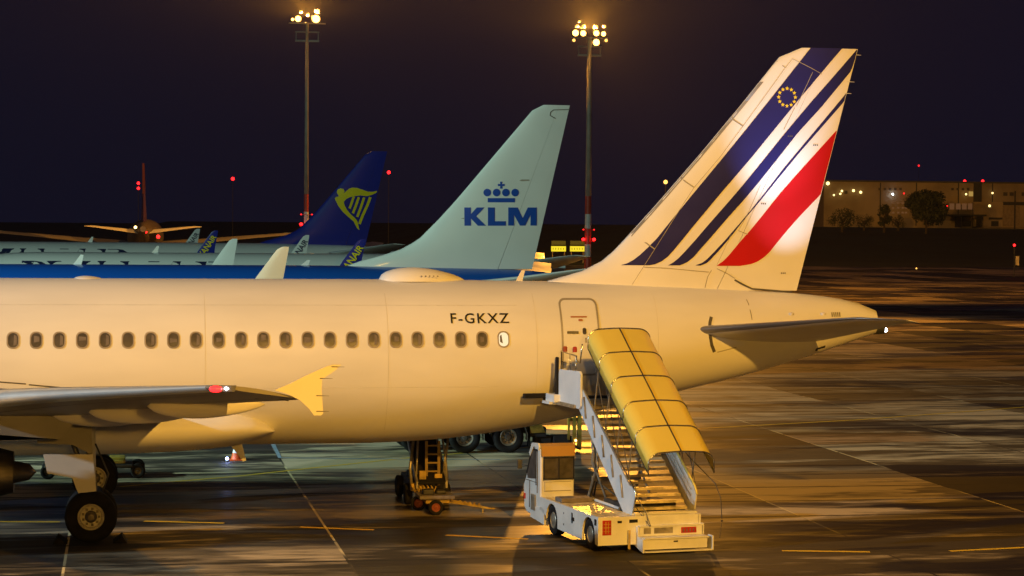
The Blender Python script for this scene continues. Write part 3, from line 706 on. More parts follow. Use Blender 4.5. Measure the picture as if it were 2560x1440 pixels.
def winglet(root, side, m_out, m_in, text=None, tcol=None, top=6.42):
    # blended blade standing on the wing tip, LE raked back
    prof = [(3.95, 22.25, 23.85, 17.0), (4.25, 22.40, 23.90, 17.22), (4.7, 22.68, 23.96, 17.40), (5.28, 23.03, 24.02, 17.52), (6.1, 23.62, 24.16, 17.66), (6.33, 23.80, 24.20, 17.70), (6.42, 23.98, 24.2, 17.72)]
    outv = []; f = []
    for z, xl, xt, y in prof:
        c = xt-xl
        for u, h in ((0, 0), (.15, .04), (.45, .05), (1, .0)):
            outv.append((xl+c*u, side*(y+h*c*.8+.005), z))
        for u, h in ((0, 0), (.15, .04), (.45, .05), (1, .0)):
            outv.append((xl+c*u, side*(y-h*c*.8-.005), z))
    k = len(prof); 
    def shell(o):
        vs = [outv[i*8+o+j] for i in range(k) for j in range(4)]
        fs = [(i*4+j, i*4+j+1, (i+1)*4+j+1, (i+1)*4+j) for i in range(k-1) for j in range(3)]
        return vs, fs
    allf = []
    for i in range(k-1):
        for j in range(3):
            allf.append((i*8+j, i*8+j+1, (i+1)*8+j+1, (i+1)*8+j)); allf.append((i*8+4+j, i*8+5+j, (i+1)*8+5+j, (i+1)*8+4+j))
        allf.append((i*8, (i+1)*8, (i+1)*8+4, i*8+4)); allf.append((i*8+3, i*8+7, (i+1)*8+7, (i+1)*8+3))
    allf += [(0, 1, 2, 3, 7, 6, 5, 4), tuple((k-1)*8+q for q in (0, 1, 2, 3, 7, 6, 5, 4))]
    w = mesh('winglet', outv, allf, m_out if side < 0 else m_in, root, auto=30)
    if text:
        bm = text2d(text, .02)
        a = Vector((22.78, 4.50)); b = Vector((23.86, 6.14)); d = (b-a); dn = d.normalized(); nn = Vector((-dn.y, dn.x))
        for vv in bm.verts:
            x, y = vv.co.x, vv.co.y-.5
            p = a+d*x+nn*y*(.50-.16*x)+Vector((.12, -.06)); vv.co.x, vv.co.y = p.x, p.y
        def fn(x, z):
            for (z0, _, _, y0), (z1, _, _, y1) in zip(prof, prof[1:]):
                if z <= z1 or z1 == prof[-1][0]:
                    y = y0+(y1-y0)*(z-z0)/(z1-z0); break
            return Vector((x, side*y-.075 if side < 0 else side*y-.075, z))
        _drape('winglet_lettering', bm, fn, tcol, w, .5)
    return w

# -- blue and white airliner
kspec = dict(B738); kspec.update(m_fus=kf, m_fus2=kf)
K, KP, KF, KW, _ = airliner(kspec, (0, 41), 'blue jet airliner with pale tail lettered KLM under a crown, parked behind the foreground plane')
for sd in (-1, 1): winglet(K, sd, M['kwhite'], M['kwhite'])
def kz(u, v): q = P(800+u/2.8237, 230+v/2.8237, Y=41-.15); return (q.x, q.z)
kon = lambda x, z: (lambda p: Vector((p.x, p.y, p.z)))(KF.on_fin(x, z, -1, .012))
def kp(pts): return [kz(*q) for q in pts]
letters = [kp([(1017, 815), (1063, 815), (1063, 862), (1105, 815), (1160, 815), (1100, 877), (1170, 944), (1112, 944), (1063, 893), (1063, 944), (1017, 944)]),
           kp([(1183, 815), (1232, 815), (1232, 912), (1311, 912), (1311, 944), (1183, 944)]),
           kp([(1328, 815), (1395, 815), (1432, 890), (1468, 815), (1533, 815), (1533, 943), (1488, 943), (1488, 868), (1450, 943), (1412, 943), (1370, 868), (1370, 943), (1328, 943)])]
clipdrape('tail_lettering', letters, kon, M['kblue'], K, .6)
crown = []
for cxx in (1179, 1245, 1311, 1377):
    crown.append(kp([(cxx+27*math.cos(2*math.pi*i/20), 710+27*math.sin(2*math.pi*i/20)) for i in range(20)]))
crown.append(kp([(1182, 749), (1376, 749), (1376, 779), (1182, 779)]))
crown.append(kp([(1270, 633), (1286, 633), (1284, 650), (1302, 648), (1302, 664), (1286, 664), (1287, 682), (1269, 682), (1271, 664), (1254, 664), (1254, 648), (1271, 650)]))
clipdrape('tail_crown_emblem', crown, kon, M['kblue'], K, .6)
clipdrape('rudder_balance_gap', ribbon(kp([(1768, 123), (1650, 126), (1630, 142), (1626, 165), (1665, 187)]), .035), kon, M['line'], K, .5)
clipdrape('fin_fitting', [kp([(1406, 624), (1425, 617), (1478, 618), (1478, 626), (1425, 630)]), kp([(990, 892), (1014, 889), (1014, 897)])], kon, M['softline'], K, .5)
def crownblade(root, prof, x, h, m=M['kwhite']):
    z = prof(x)[0]
    G().prism([(x-.16, -.015, z-.05), (x+.22, -.015, z-.05), (x+.32, -.015, z+h), (x+.20, -.015, z+h+.02)], (0, .03, 0)).make('blade_antenna', m, root)
q = P(190, 661, Y=41); crownblade(K, KP, q.x, .40)
q = P(757, 662, Y=41); crownblade(K, KP, q.x, .22)

# -- two white and navy airliners
def fuselage_text(root, prof, x0, x1, z0, z1):
    bm = text2d('RYANAIR', .06)
    for vv in bm.verts: vv.co.x = x0+vv.co.x*(x1-x0); vv.co.y = z0+vv.co.y*(z1-z0)
    _drape('fuselage_lettering', bm, onbody(prof, .010), M['rtext'], root, .5)
def harp(root, fin, Yp, X0):
    def hz(u, v): q = P(800+u/2.8237, 230+v/2.8237, Y=Yp-.15); return (q.x-X0, q.z-HD)
    out = [(118, 705), (126, 688), (145, 680), (166, 685), (173, 700), (167, 716), (185, 700), (205, 682), (228, 675), (262, 677), (300, 690), (340, 704), (376, 704), (406, 697), (398, 712), (368, 726), (330, 735), (285, 730), (245, 735), (212, 742), (185, 755), (168, 775), (172, 798), (190, 832), (215, 862), (243, 886), (262, 908), (271, 940), (279, 975), (262, 962), (238, 915), (200, 882), (160, 846), (127, 802), (104, 752), (112, 742), (134, 736), (124, 720)]
    polys = [[hz(*q) for q in out]]
    for l, w in (([(238, 738), (224, 780), (208, 822)], 17), ([(274, 742), (254, 800), (232, 856)], 17), ([(312, 744), (288, 815), (263, 882)], 17), ([(356, 742), (335, 800), (300, 875), (279, 932)], 19)):
        polys += [[hz(*p) for p in q] for q in ribbon([Vector(p) for p in l], w)]
    clipdrape('tail_harp_emblem', polys, lambda x, z: fin.on_fin(x, z, -1, .014), M['ryel'], root, .8)
rspec = dict(B738); rspec.update(m_fus=rf, m_fus2=rf, m_bf=M['rnavy'], m_fin=M['rnavy'], m_rud=M['rnavy'])
HD = .25
for (X0, Y0, dz, lab) in ((.65, 115, .25, 'white jet airliner with navy tail bearing a yellow harp, farthest of the parallel row'),
                          (6.75, 78, 0, 'white jet airliner with navy winglets whose tail hides behind the pale blue crown tail')):
    rt, rp_, rfn, _, _ = airliner(rspec, (X0, Y0), lab, dz=dz)
    for sd in (-1, 1): winglet(rt, sd, M['rnavy'], M['kwhite'], 'RYANAIR', M['ryel'] if sd < 0 else M['rtext'])
    fuselage_text(rt, rp_, 5.9, 18.8, 3.25, 4.93)
    if Y0 > 100: harp(rt, rfn, Y0, X0)
    else:
        def hshift(x, z): return rfn.on_fin(x, z, -1, .014)
        HDs = HD; HD = 0
        # same emblem, carried over from the far tail by the two planes' offset
        def harp2():
            def hz(u, v): q = P(800+u/2.8237, 230+v/2.8237, Y=115-.15); return (q.x-.65, q.z-.25)
            out = [(118, 705), (145, 680), (173, 700), (205, 682), (262, 677), (340, 704), (406, 697), (368, 726), (285, 730), (212, 742), (168, 775), (190, 832), (262, 908), (279, 975), (238, 915), (160, 846), (104, 752)]
            clipdrape('tail_harp_emblem', [[hz(*q) for q in out]], hshift, M['ryel'], rt, .8)
        harp2(); HD = HDs
    crownblade(rt, rp_, 15.3 if Y0 > 100 else 13.5, .38)

# -- airliner seen tail-on in the far distance
pspec = dict(A320)
pspec['stab'] = [(a, b, c, d+.0, e+.0, f) for a, b, c, d, e, f in A320['stab']]
pspec.update(m_fus=mat('dusky_fuselage', (.06, .045, .04), .5), m_fus2=M['fairing'], m_bf=M['fairing'], m_fin=M['purple'], m_rud=M['purple'], m_stab=M['fairing'], m_stable=M['fairing'])
pl_, pfp, pfn, pw_, _ = airliner(pspec, (21.62, 224), 'distant jet airliner seen from behind with crimson and purple fin and amber lit wings', rz=R(-91.5), dz=1.6)
for s_ in (-1, 1):
    clipdrape('fin_top_colour', [[(35.3, 11.88), (33.1, 9.2), (36.5, 9.2), (37.15, 11.88)]], lambda x, z, s_=s_: pfn.on_fin(x, z, s_, .03), M['magenta'], pl_, .5)
te_ = mesh('fin_rear_strip', [(35.63, -.10, 8.6), (35.63, .10, 8.6), (37.25, .10, 11.9), (37.25, -.10, 11.9), (36.4, -.1, 8.6), (36.4, .1, 8.6), (37.3, .1, 11.9), (37.3, -.1, 11.9)], [(0, 1, 2, 3), (4, 5, 6, 7), (0, 4, 7, 3), (1, 5, 6, 2), (0, 1, 5, 4), (3, 2, 6, 7)], M['magenta'], pl_)
G().lathe([(.001, 38.0), (.15, 38.15), (.001, 38.3)], (0, -.8, 5.0), 'X', 10).make('tail_light', M['amber'], pl_)
G().lathe([(.001, 37.0), (.2, 37.15), (.001, 37.3)], (0, 1.6, 4.0), 'X', 10).make('anti_collision_light', M['redl'], pl_)
G().lathe([(.001, 37.0), (.13, 37.15), (.001, 37.3)], (0, .3, 4.5), 'X', 10).make('anti_collision_light', M['redl'], pl_)
# warm lamp of the far stand, on the mast beside that plane
lamp('far_stand_flood', 'SPOT', (-20, 150, 24), 14000, SODIUM, .6, (21, 205, 5), 60, .8)
lamp('far_stand_flood', 'SPOT', (62, 150, 24), 14000, SODIUM, .6, (25, 205, 5), 60, .8)

# ================================================================== FLOODLIGHT MASTS
def mast(x, y, H, heads, label, scale=1.0, rz_=None):
    t = thing('floodlight_mast', label, 'light mast', (x, y, 0), 0, 'tall floodlight masts beyond the parked airliners')
    r0, r1 = .34*scale, .19*scale
    def rad(z): return r0+(r1-r0)*z/H
    zs = [0, 1.5, 3.0, 4.3, 5.45, 6.9, 8.25, 9.9]
    G().tube([(0, 0, zs[-1]+.003), (0, 0, H)], rad(zs[-1]), 14, r1).make('pole', M['mast'], t, smooth=True)
    for i in range(7):
        G().tube([(0, 0, zs[i]), (0, 0, zs[i+1])], rad(zs[i])+.004, 14, rad(zs[i+1])+.004).make('painted_band', M['mred'] if i % 2 == 0 else M['mwhite'], t, auto=60)
    G().box((-1.1, -.12, H-1.75), (1.1, .12, H-1.58)).box((-1.1, -.12, H-.9), (1.1, .12, H-.8)).box((-1.05, -.03, H-1.7), (-.99, .03, H-.8)).box((.99, -.03, H-1.7), (1.05, .03, H-.8)).box((-1.7, -.1, H-.1), (1.7, .1, H)).make('service_platform', M['mast'], t)
    for (dx_, dz_, s_, bright, yaw_) in heads:
        h = G().box((dx_-.34*s_, -.05, H+dz_-.26*s_), (dx_+.34*s_, .35, H+dz_+.26*s_), .04).make('floodlight', M['dmetal'], t)
        G().lathe([(.29*s_, -.062), (.28*s_, -.10), (.19*s_, -.16), (.001, -.18)], (dx_, 0, H+dz_), 'Y', 20).make('lens', M['sodium'] if bright else M['sodium_dim'], h, smooth=True)
    if True:
        zz = rz_ or P(1467, 597, D=205).z
        g_ = G().box((-.62, -.25, zz-.28), (.62, -.19, zz-.22)).box((-.6, -.25, zz+.8), (.6, -.19, zz+.85)).make('lamp_bracket', M['mred'], t)
        for a in (-.5, .5):
            G().lathe([(.001, -.14), (.14, -.08), (.17, 0), (.14, .08), (.001, .14)], (a, -.36, zz-.05), 'Z', 12).make('obstruction_lamp', M['redl'], t, smooth=True)
            G().lathe([(.001, -.08), (.09, 0), (.001, .08)], (a, -.36, zz+.85), 'Z', 10).make('obstruction_lamp', M['redd'], t, smooth=True)
    return t
qm = P(1478, 92, D=205); qb = P(1468, 640, D=205)
mR = mast(61.0, 146.0, 24.6, [(-1.35, .38, 1.0, 1, 0), (-.62, .36, .9, 1, 0), (.62, .40, .9, 1, 0), (1.30, .35, .75, 1, 0), (.62, -.45, 1.05, 1, 0), (-1.2, 1.0, .5, 0, 0), (-.6, 1.0, .5, 0, 0), (.62, 1.0, .5, 0, 0), (1.4, 1.05, .4, 0, 0), (-1.0, 1.45, .28, 0, 0), (-1.5, -.30, .5, 0, 0), (1.55, -.25, .5, 0, 0)],
          'taller nearer looking floodlight mast right of the pale crown tail, twin red lamps low down')
lamp('mast_lamp', 'SPOT', (61.0, 146.6, 25.3), 260000, SODM, .3, (64, 190, 12), 178, 1.0)
lamp('mast_halo_light', 'SPOT', (61.0, 146.5, 25.3), 700000, SODM, .3, (61, 152, 43), 178, .2)  # extra lamp turned upward, added only to make the halo in the haze
lamp('mast_flood', 'SPOT', (61.0, 145.2, 25.0), 145000, SODM, .5, (85, 42, 0), 60, .6)
mL = mast(35.2, 150.1, 25.7, [(-.85, .35, .95, 1, 0), (-1.35, .28, .45, 1, 0), (.80, .38, 1.25, 1, 0), (-.62, 1.0, .4, 0, 0), (.95, 1.1, .6, 1, 0), (.1, .8, .35, 0, 0)],
          'floodlight mast left of centre rising behind the navy harp tail', .72, P(760, 559, D=205).z)
lamp('mast_lamp', 'SPOT', (35.2, 150.7, 26.4), 60000, SODM, .3, (40, 190, 14), 178, 1.0)
lamp('mast_halo_light', 'SPOT', (35.2, 150.6, 26.4), 700000, SODM, .3, (35, 156, 45), 178, .2)  # same added halo lamp for the left mast
lamp('mast_flood', 'SPOT', (35.2, 149.4, 26.2), 16000, SODIUM, .5, (90, 70, 0), 70, .7)

# ================================================================== PASSENGER STAIRS VEHICLE
# local frame: -y = towards the camera (rear), x = right
VO = Vector((28.703, -6.808, 0)); VY = math.atan2(.15088, .98855)
stairs = thing('passenger_stairs', 'white self-propelled boarding stairs with yellow arched canopy reaching the rear door', 'boarding stairs', VO, VY)
def V(f, r, z): return Vector((r, f, z))       # forward, right, up
# cab
cb = [(4.50, .42), (4.56, .95), (4.36, 1.20), (4.08, 1.62), (3.86, 1.93), (3.70, 2.0), (3.40, 2.0), (3.32, 1.93), (3.32, .30), (4.30, .30)]
def cabface(g, r0, r1): return g.prism([V(f, r0, z) for f, z in cb], (r1-r0, 0, 0))
cab = cabface(G(), .02, .88).make('cab', M['truckw'], stairs)
cab.modifiers.new('b', 'BEVEL').width = .03
G().prism([V(f, -.0, z) for f, z in ((4.24, 1.30), (4.02, 1.66), (3.86, 1.86), (3.60, 1.86), (3.60, 1.20), (4.20, 1.15))], (.012, 0, 0)).make('door_window', M['glass'], cab)
G().prism([V(f, -.008, z) for f, z in ((4.30, 1.25), (4.05, 1.68), (3.88, 1.91), (3.56, 1.91), (3.56, 1.86), (3.84, 1.86), (4.0, 1.65), (4.22, 1.28))], (.02, 0, 0)).make('door_window_frame', M['black'], cab)
G().box(V(3.29, .10, 1.22), V(3.31, .84, 1.72)).make('rear_window', M['glass'], cab)
fr = G(); W0, W1, Z0, Z1 = .08, .86, 1.20, 1.74
fr.box(V(3.27, W0, Z0), V(3.295, W1, Z0+.03)).box(V(3.27, W0, Z1-.03), V(3.295, W1, Z1)).box(V(3.27, W0, Z0), V(3.296, W0+.03, Z1)).box(V(3.27, W1-.03, Z0), V(3.296, W1, Z1)).box(V(3.27, .46, Z0), V(3.297, .49, Z1))
fr.make('window_frame', M['black'], cab)
G().box(V(3.36, .52, 1.23), V(3.55, .66, 1.48), .03).box(V(3.36, .72, 1.23), V(3.55, .82, 1.45), .03).make('seat_back', M['plate'], cab)
G().prism([V(f, .03, z) for f, z in ((3.96, 1.90), (3.80, 2.02), (3.40, 2.06), (3.28, 2.0), (3.26, 1.76), (3.31, 1.755), (3.33, 1.93), (3.9, 1.94))], (.84, 0, 0)).make('roof', M['orange'], cab)
G().prism([V(f, -.02, z) for f, z in ((4.05, 1.78), (3.84, 2.04), (3.40, 2.07), (3.34, 1.98), (3.36, 1.90), (3.44, 1.97), (3.72, 1.96), (3.98, 1.70))], (.045, 0, 0)).make('roof_edge', M['truckw'], cab)
G().tube([V(4.2, 0, 1.45), V(4.35, -.16, 1.47)], .012, 6).box(V(4.30, -.22, 1.36), V(4.36, -.10, 1.58), .015).make('mirror', M['dmetal'], cab)
G().tube([V(3.52, -.02, 1.05), V(3.52, -.03, 1.55)], .012, 6).make('door_handle', M['black'], cab)
G().box(V(3.62, -.012, .42), V(3.92, .01, .80), .004).make('cab_step_panel', M['galv'], cab)
G().prism([V(f, 0.0, z) for f, z in ((3.98, .50), (3.98, .24), (2.98, .17), (2.98, .44), (3.1, .56))], (.10, 0, 0)).make('step_skirt', M['truckw'], cab)
sm = G()
sm.box(V(4.05, -.004, .46), V(4.06, .012, 1.12)).box(V(3.50, -.004, .86), V(3.51, .012, 1.90)).box(V(3.51, -.004, 1.10), V(4.30, .012, 1.112))
sm.make('door_seam', M['line'], cab)
G().box(V(4.38, -.014, .62), V(4.46, .01, .76), .004).make('side_marker', M['tail'], cab)
G().box(V(3.305, .12, .92), V(3.318, .80, .935)).box(V(3.305, .12, 1.14), V(3.318, .80, 1.15)).box(V(3.305, .12, .92), V(3.317, .13, 1.15)).make('panel_seam', M['softline'], cab)
# chassis: side panel with wheel arches, deck, rear panel
def arch(cf, r, n=10): return [(cf+r*math.cos(math.pi*i/n), .34+r*math.sin(math.pi*i/n)) for i in range(n+1)]
side = [(3.30, .78), (3.0, .78)]
sd_ = [(3.30, .80), (3.30, .50)]+[(2.86, .40)]+[(f, z) for f, z in arch(2.45, .40)]+[(2.05, .20), (.42, .17)]+[(f, z) for f, z in arch(0.0, .40)]+[(-.42, .18), (-.60, .17), (-.60, .80)]
ch = G().prism([V(f, 0, z) for f, z in sd_], (.05, 0, 0)).make('side_panel', M['truckw'], stairs)
G().prism([V(f, 2.42, z) for f, z in sd_], (.05, 0, 0)).make('side_panel', M['truckw'], stairs)
G().box(V(-.60, .052, .17), V(-.56, 2.41, .80)).make('rear_panel', M['truckw'], stairs)
G().box(V(3.3, .06, .30), V(-.55, 2.40, .66)).make('chassis', M['chassis'], stairs)
dk = G()
for i in range(14):
    f0 = -.50+i*.27; dk.box(V(f0, .08, .765), V(f0+.20, .92, .795))
dk.box(V(-.55, .06, .70), V(3.3, .95, .76))
dk.make('slatted_deck', M['tread'], stairs)
G().box(V(2.05, .10, .80), V(2.50, .88, .90), .01).make('deck_box', M['shade'], stairs)
G().tube([V(2.3, .95, .84), V(.6, .98, .82)], .035, 8).make('deck_rail', M['plate'], stairs)
G().box(V(.4, 1.0, .35), V(1.7, 2.3, .95), .04).make('engine_housing', M['chassis'], stairs)
for f_, r_ in ((2.45, .03), (0, .03), (2.45, 2.20), (0, 2.20)):
    # vehicle wheels turn about the local x axis
    rr_ = .345; w_ = .24; s_ = 1
    prof = [(.19, .02), (.22, .0), (.30, -.005), (.335, .02), (.345, .06), (.345, .18), (.335, .22), (.30, .24), (.2, .23)]
    def xl(prof, n=32, c=V(f_, r_, rr_)):
        return G().lathe(prof, c, 'X', n)
    wv = xl([(r, h) for r, h in prof]).make('wheel', M['rubber'], stairs, auto=40)
    xl([(.195, .015), (.18, .0), (.16, .05), (.10, .06), (.08, .02), (.04, .005), (.001, .0)], 24).make('rim', M['galv'], wv, auto=35)
for a, b in ((2.05, .60), (2.05, .33)):
    pass
det = G()
for f, z in ((1.62, .62), (1.62, .36)): det.box(V(f-.02, -.006, z-.02), V(f+.02, 0.004, z+.02))
det.box(V(1.02, -.008, .46), V(1.10, .004, .70)).box(V(.92, -.012, .52), V(1.0, .004, .60)).box(V(-.50, -.008, .60), V(-.38, .004, .74))
det.make('side_fitting', M['black'], stairs)
tl = G().box(V(-.615, .10, .40), V(-.60, .31, .73), .004).make('tail_lamp', M['tail'], stairs)
G().box(V(-.622, .17, .43), V(-.614, .185, .70)).box(V(-.622, .23, .43), V(-.614, .245, .70)).box(V(-.623, .12, .56), V(-.613, .29, .575)).box(V(-.624, .12, .48), V(-.612, .29, .49)).box(V(-.624, .12, .64), V(-.612, .29, .65)).make('lamp_grille', M['brush'], tl)
G().box(V(-.612, .46, .66), V(-.60, .56, .71)).make('rear_fitting', M['black'], stairs)
G().box(V(-.612, .74, .66), V(-.60, .94, .73)).make('rear_fitting', M['black'], stairs)
G().tube([V(-.66, .72, .08), V(-.66, .72, .5)], .03, 8).make('rear_post', M['brush'], stairs)
# lower step block
sr0, sr1 = .95, 2.46
blk = G()
blk.prism([V(f, sr0-.05, z) for f, z in ((-1.02, .03), (-1.02, .33), (-.72, .36), (-.70, .57), (-.42, .58), (-.38, .84), (-.2, .84), (-.2, .20), (-.5, .14))], (.04, 0, 0))
blk.box(V(-.2, sr0, .80), V(-.42, sr1, .84)).box(V(-.40, sr0, .60), V(-.38, sr1, .80))
blk.box(V(-.38, sr0, .565), V(-.72, sr1+.02, .595)).box(V(-.70, sr0, .36), V(-.68, sr1, .565))
blk.box(V(-.66, sr0, .325), V(-1.02, sr1+.03, .355)).box(V(-.99, sr0, .10), V(-.97, sr1, .325)).box(V(-.9, sr0, .04), V(-1.06, sr1+.10, .065))
blk.box(V(-.70, sr1+.02, .36), V(-.40, sr1+.05, .60)).box(V(-1.06, sr1+.10, .05), V(-.80, sr1+.13, .37))
sbk = blk.make('lower_steps', M['truckw'], stairs)
G().box(V(-.712, 1.95, .40), V(-.702, 2.32, .53), .003).make('tail_lamp', M['tail'], stairs)
lg2 = G()
for i in range(4): lg2.box(V(-.718, 1.99+i*.08, .43), V(-.710, 2.02+i*.08, .50))
lg2.make('lamp_segment', M['shade'], stairs)
G().box(V(-.706, 1.05, .41), V(-.702, 1.22, .54)).box(V(-.706, 1.3, .41), V(-.702, 1.75, .54)).make('worn_placard', M['galv'], stairs)
G().box(V(-.999, 1.65, .25), V(-.989, 1.75, .28)).make('step_latch', M['black'], stairs)
# flight of steps
n_ = 17; f0, z0_, f1, z1_ = -.05, .80, 3.25, 2.98
for i in range(n_):
    t = (i+.6)/n_; f = f0+(f1-f0)*t; z = z0_+(z1_-z0_)*t
    g_ = G().box(V(f, sr0+.06, z-.02), V(f+.20, sr1-.04, z+.012)).box(V(f-.012, sr0+.06, z-.045), V(f+.0, sr1-.04, z+.014)).make('step_tread', M['tread'], stairs)
    if i % 2 == 0: G().box(V(f+.12, 1.4+.1*(i % 3), z+.013), V(f+.2, 1.9, z+.017)).make('tread_grip', M['chassis'], g_)
sl = (z1_-z0_)/(f1-f0)
def par(r, w, a, b, top, bot, m, name, fs=-.52):
    """sloped side plate between heights bot/top above the nosing line"""
    L_ = lambda f, h: V(f, r, z0_+(f-f0)*sl+h)
    return G().prism([L_(a, bot), L_(a, top), L_(b, top), L_(b, bot)], (w, 0, 0)).make(name, m, stairs)
lp = G().prism([V(-.30, .92, .76), V(-.50, .92, 1.28), V(-.30, .92, 1.42), V(-.10, .92, 1.44), V(3.05, .92, 3.46), V(3.28, .92, 2.98), V(.0, .92, .62)], (.035, 0, 0)).make('side_plate', M['plate'], stairs)
for i in range(5):
    f = .25+i*.60; z = z0_+(f-f0)*sl
    G().tube([V(f-.02, .90, z+.12), V(f+.12, .90, z+.62)], .022, 6).make('plate_stay', M['galv'], stairs, smooth=True)
rp2 = []
k = 26
for i in range(k+1):
    f = -.05+(3.1+.05)*i/k; z = z0_+(f-f0)*sl; rp2.append(V(f, sr1, z-.06-.05*abs(math.sin(math.pi*i*12/k*1.0))))
G().prism(rp2+[V(3.05, sr1, 3.42), V(-.20, sr1, 1.36), V(-.34, sr1, 1.20), V(-.25, sr1, .86)], (.03, 0, 0)).make('side_plate', M['truckw'], stairs)
for h in (.20, .36, .50):
    G().tube([V(-.15, sr1-.04, z0_+h), V(3.1, sr1-.04, z0_+(3.1-f0)*sl+h)], .012, 6).make('handrail', M['galv'], stairs)
G().tube([V(-.36, sr1+.02, 1.22), V(-.22, sr1+.02, 1.40), V(3.05, sr1+.02, 3.46)], .022, 8).make('handrail', M['canopy'], stairs, smooth=True)
G().tube([V(-.33, .93, .8), V(-.52, .93, 1.28), V(-.34, .93, 1.43), V(3.05, .93, 3.48)], .018, 8).make('handrail', M['chrome'], stairs, smooth=True)
# top platform
G().box(V(3.2, .80, 2.90), V(4.95, 2.55, 2.98)).make('platform_floor', M['galv'], stairs)
G().prism([V(f, .86, z) for f, z in ((4.42, 2.93), (4.42, 3.66), (4.36, 3.76), (2.98, 3.80), (2.90, 3.72), (2.90, 2.98), (3.0, 2.90), (3.9, 2.92), (3.92, 2.97))], (.05, 0, 0)).make('platform_side', M['plate'], stairs)
G().prism([V(f, 2.50, z) for f, z in ((4.42, 2.93), (4.42, 3.66), (4.36, 3.76), (2.98, 3.80), (2.90, 3.72), (2.90, 2.98))], (.05, 0, 0)).make('platform_side', M['plate'], stairs)
G().box(V(4.42, .62, 2.90), V(5.02, 2.7, 2.96)).box(V(4.3, .70, 2.96), V(4.9, .90, 3.14)).make('platform_lip', M['plate'], stairs)
G().box(V(4.9, .15, 3.02), V(5.06, .78, 3.13), .02).box(V(4.9, .7, 2.92), V(5.10, 2.8, 3.05), .02).box(V(4.45, .82, 3.05), V(4.58, .88, 4.05), .02).box(V(4.45, 2.52, 3.05), V(4.58, 2.58, 4.05), .02).make('rubber_bumper', M['rubber'], stairs)
for rr_ in (.90, 2.52):
    rl = G()
    rl.tube([V(4.36, rr_, 3.74), V(4.36, rr_, 4.20), V(3.30, rr_, 4.14), V(3.30, rr_, 3.74)], .018, 8).tube([V(4.36, rr_, 3.95), V(3.30, rr_, 3.92)], .012, 6).tube([V(3.75, rr_, 3.76), V(3.75, rr_, 4.17)], .01, 6)
    rl.tube([V(3.30, rr_, 4.05), V(3.05, rr_, 4.0), V(2.9, rr_, 4.45)], .018, 8)
    rl.make('platform_rail', M['chrome'], stairs, smooth=True)
for i, r_ in enumerate((.92, 1.08)):
    G().lathe([(.055, 0), (.055, .10), (.04, .13), (.001, .135)], V(4.15-.25*i, r_, 4.2), 'Z', 12).make('beacon', mat('beacon_amber', (.35, .06, .01), .3) if i == 0 else M['tail'], stairs)
# canopy: arched tunnel parallel to the steps
def arc(f, z, w=.79, h=.46, rc=.30, n=7):
    c = 1.80; out = [(c-w, -h)]
    for i in range(n+1):
        a = math.pi-math.pi/2*i/n; out.append((c-w+rc+rc*math.cos(a)*1.0, -rc*.85+rc*.85*math.sin(a)))
    out += [(c-.2, .015), (c, .02), (c+.2, .015)]
    for i in range(n+1):
        a = math.pi/2-math.pi/2*i/n; out.append((c+w-rc+rc*math.cos(a), -rc*.85+rc*.85*math.sin(a)))
    out.append((c+w, -h)); return [(x, z+y) for x, y in out]
ca0, ca1, cz0, cz1 = -1.03, 2.80, 2.24, 4.80
segs = 5
for sgi in range(segs):
    ta, tb = sgi/segs+.004, (sgi+1)/segs-.004; v = []
    for t in (ta, tb):
        for o_ in (0, -.02):
            f = ca0+(ca1-ca0)*t; z = cz0+(cz1-cz0)*t
            v += [V(f, x, y+o_) for x, y in arc(f, z)]
    n = len(v)//4; fa = [(j, j+1, 2*n+j+1, 2*n+j) for j in range(n-1)]+[(n+j, n+j+1, 3*n+j+1, 3*n+j) for j in range(n-1)]
    fa += [(j, j+1, n+j+1, n+j) for j in range(n-1)]+[(2*n+j, 2*n+j+1, 3*n+j+1, 3*n+j) for j in range(n-1)]+[(0, n, 3*n, 2*n), (n-1, 2*n-1, 4*n-1, 3*n-1)]
    mesh('canopy_panel', v, fa, M['canopy'], stairs, auto=40)
for i in range(segs+1):
    t = i/segs; f = ca0+(ca1-ca0)*t; z = cz0+(cz1-cz0)*t
    G().tube([V(f, x, y+.008) for x, y in arc(f, z)], .017, 6).make('canopy_hoop', M['chrome'], stairs, smooth=True)
    if i < segs+1:
        G().box(V(f-.05, 1.0, z-.36), V(f+.02, 1.05, z-.30), .008).make('hoop_clamp', M['chrome'], stairs)
G().tube([V(ca0, 1.80, cz0+.028), V(ca1, 1.80, cz1+.028)], .016, 6).make('ridge_strip', M['black'], stairs)
for r_ in (1.01, 2.59):
    G().tube([V(ca0-.02, r_, cz0-.46), V(ca1, r_, cz1-.46)], .018, 6).make('eave_tube', M['chrome'], stairs)
    for i in range(4):
        f = .35+i*.72; z = z0_+(f-f0)*sl; fc = f-.42; zc = cz0+(cz1-cz0)*(fc-ca0)/(ca1-ca0)-.46
        G().tube([V(f, r_+.02, z+.1), V(fc, r_, zc)], .016, 6).make('canopy_strut', M['galv'], stairs)
        if i < 3:
            f2 = f+.55; z2 = cz0+(cz1-cz0)*(f2-ca0)/(ca1-ca0)-.46
            G().tube([V(f-.3, r_+.02, z-.15+.5), V(f2, r_, z2)], .010, 6).make('canopy_brace', M['dmetal'], stairs)
for (a, b, c_) in ((V(-.3, 1.0, 1.35), V(-.75, 1.05, .55), V(-.95, 1.5, 1.9)),):
    G().tube([V(-.30, .98, 1.5), V(-.42, 1.02, 1.15), V(-.60, 1.15, .85), V(-.74, 1.20, .58)], .011, 6).tube([V(-.05, .98, 1.1), V(-.74, 1.18, .58)], .009, 6).make('hanging_strut', M['dmetal'], stairs)
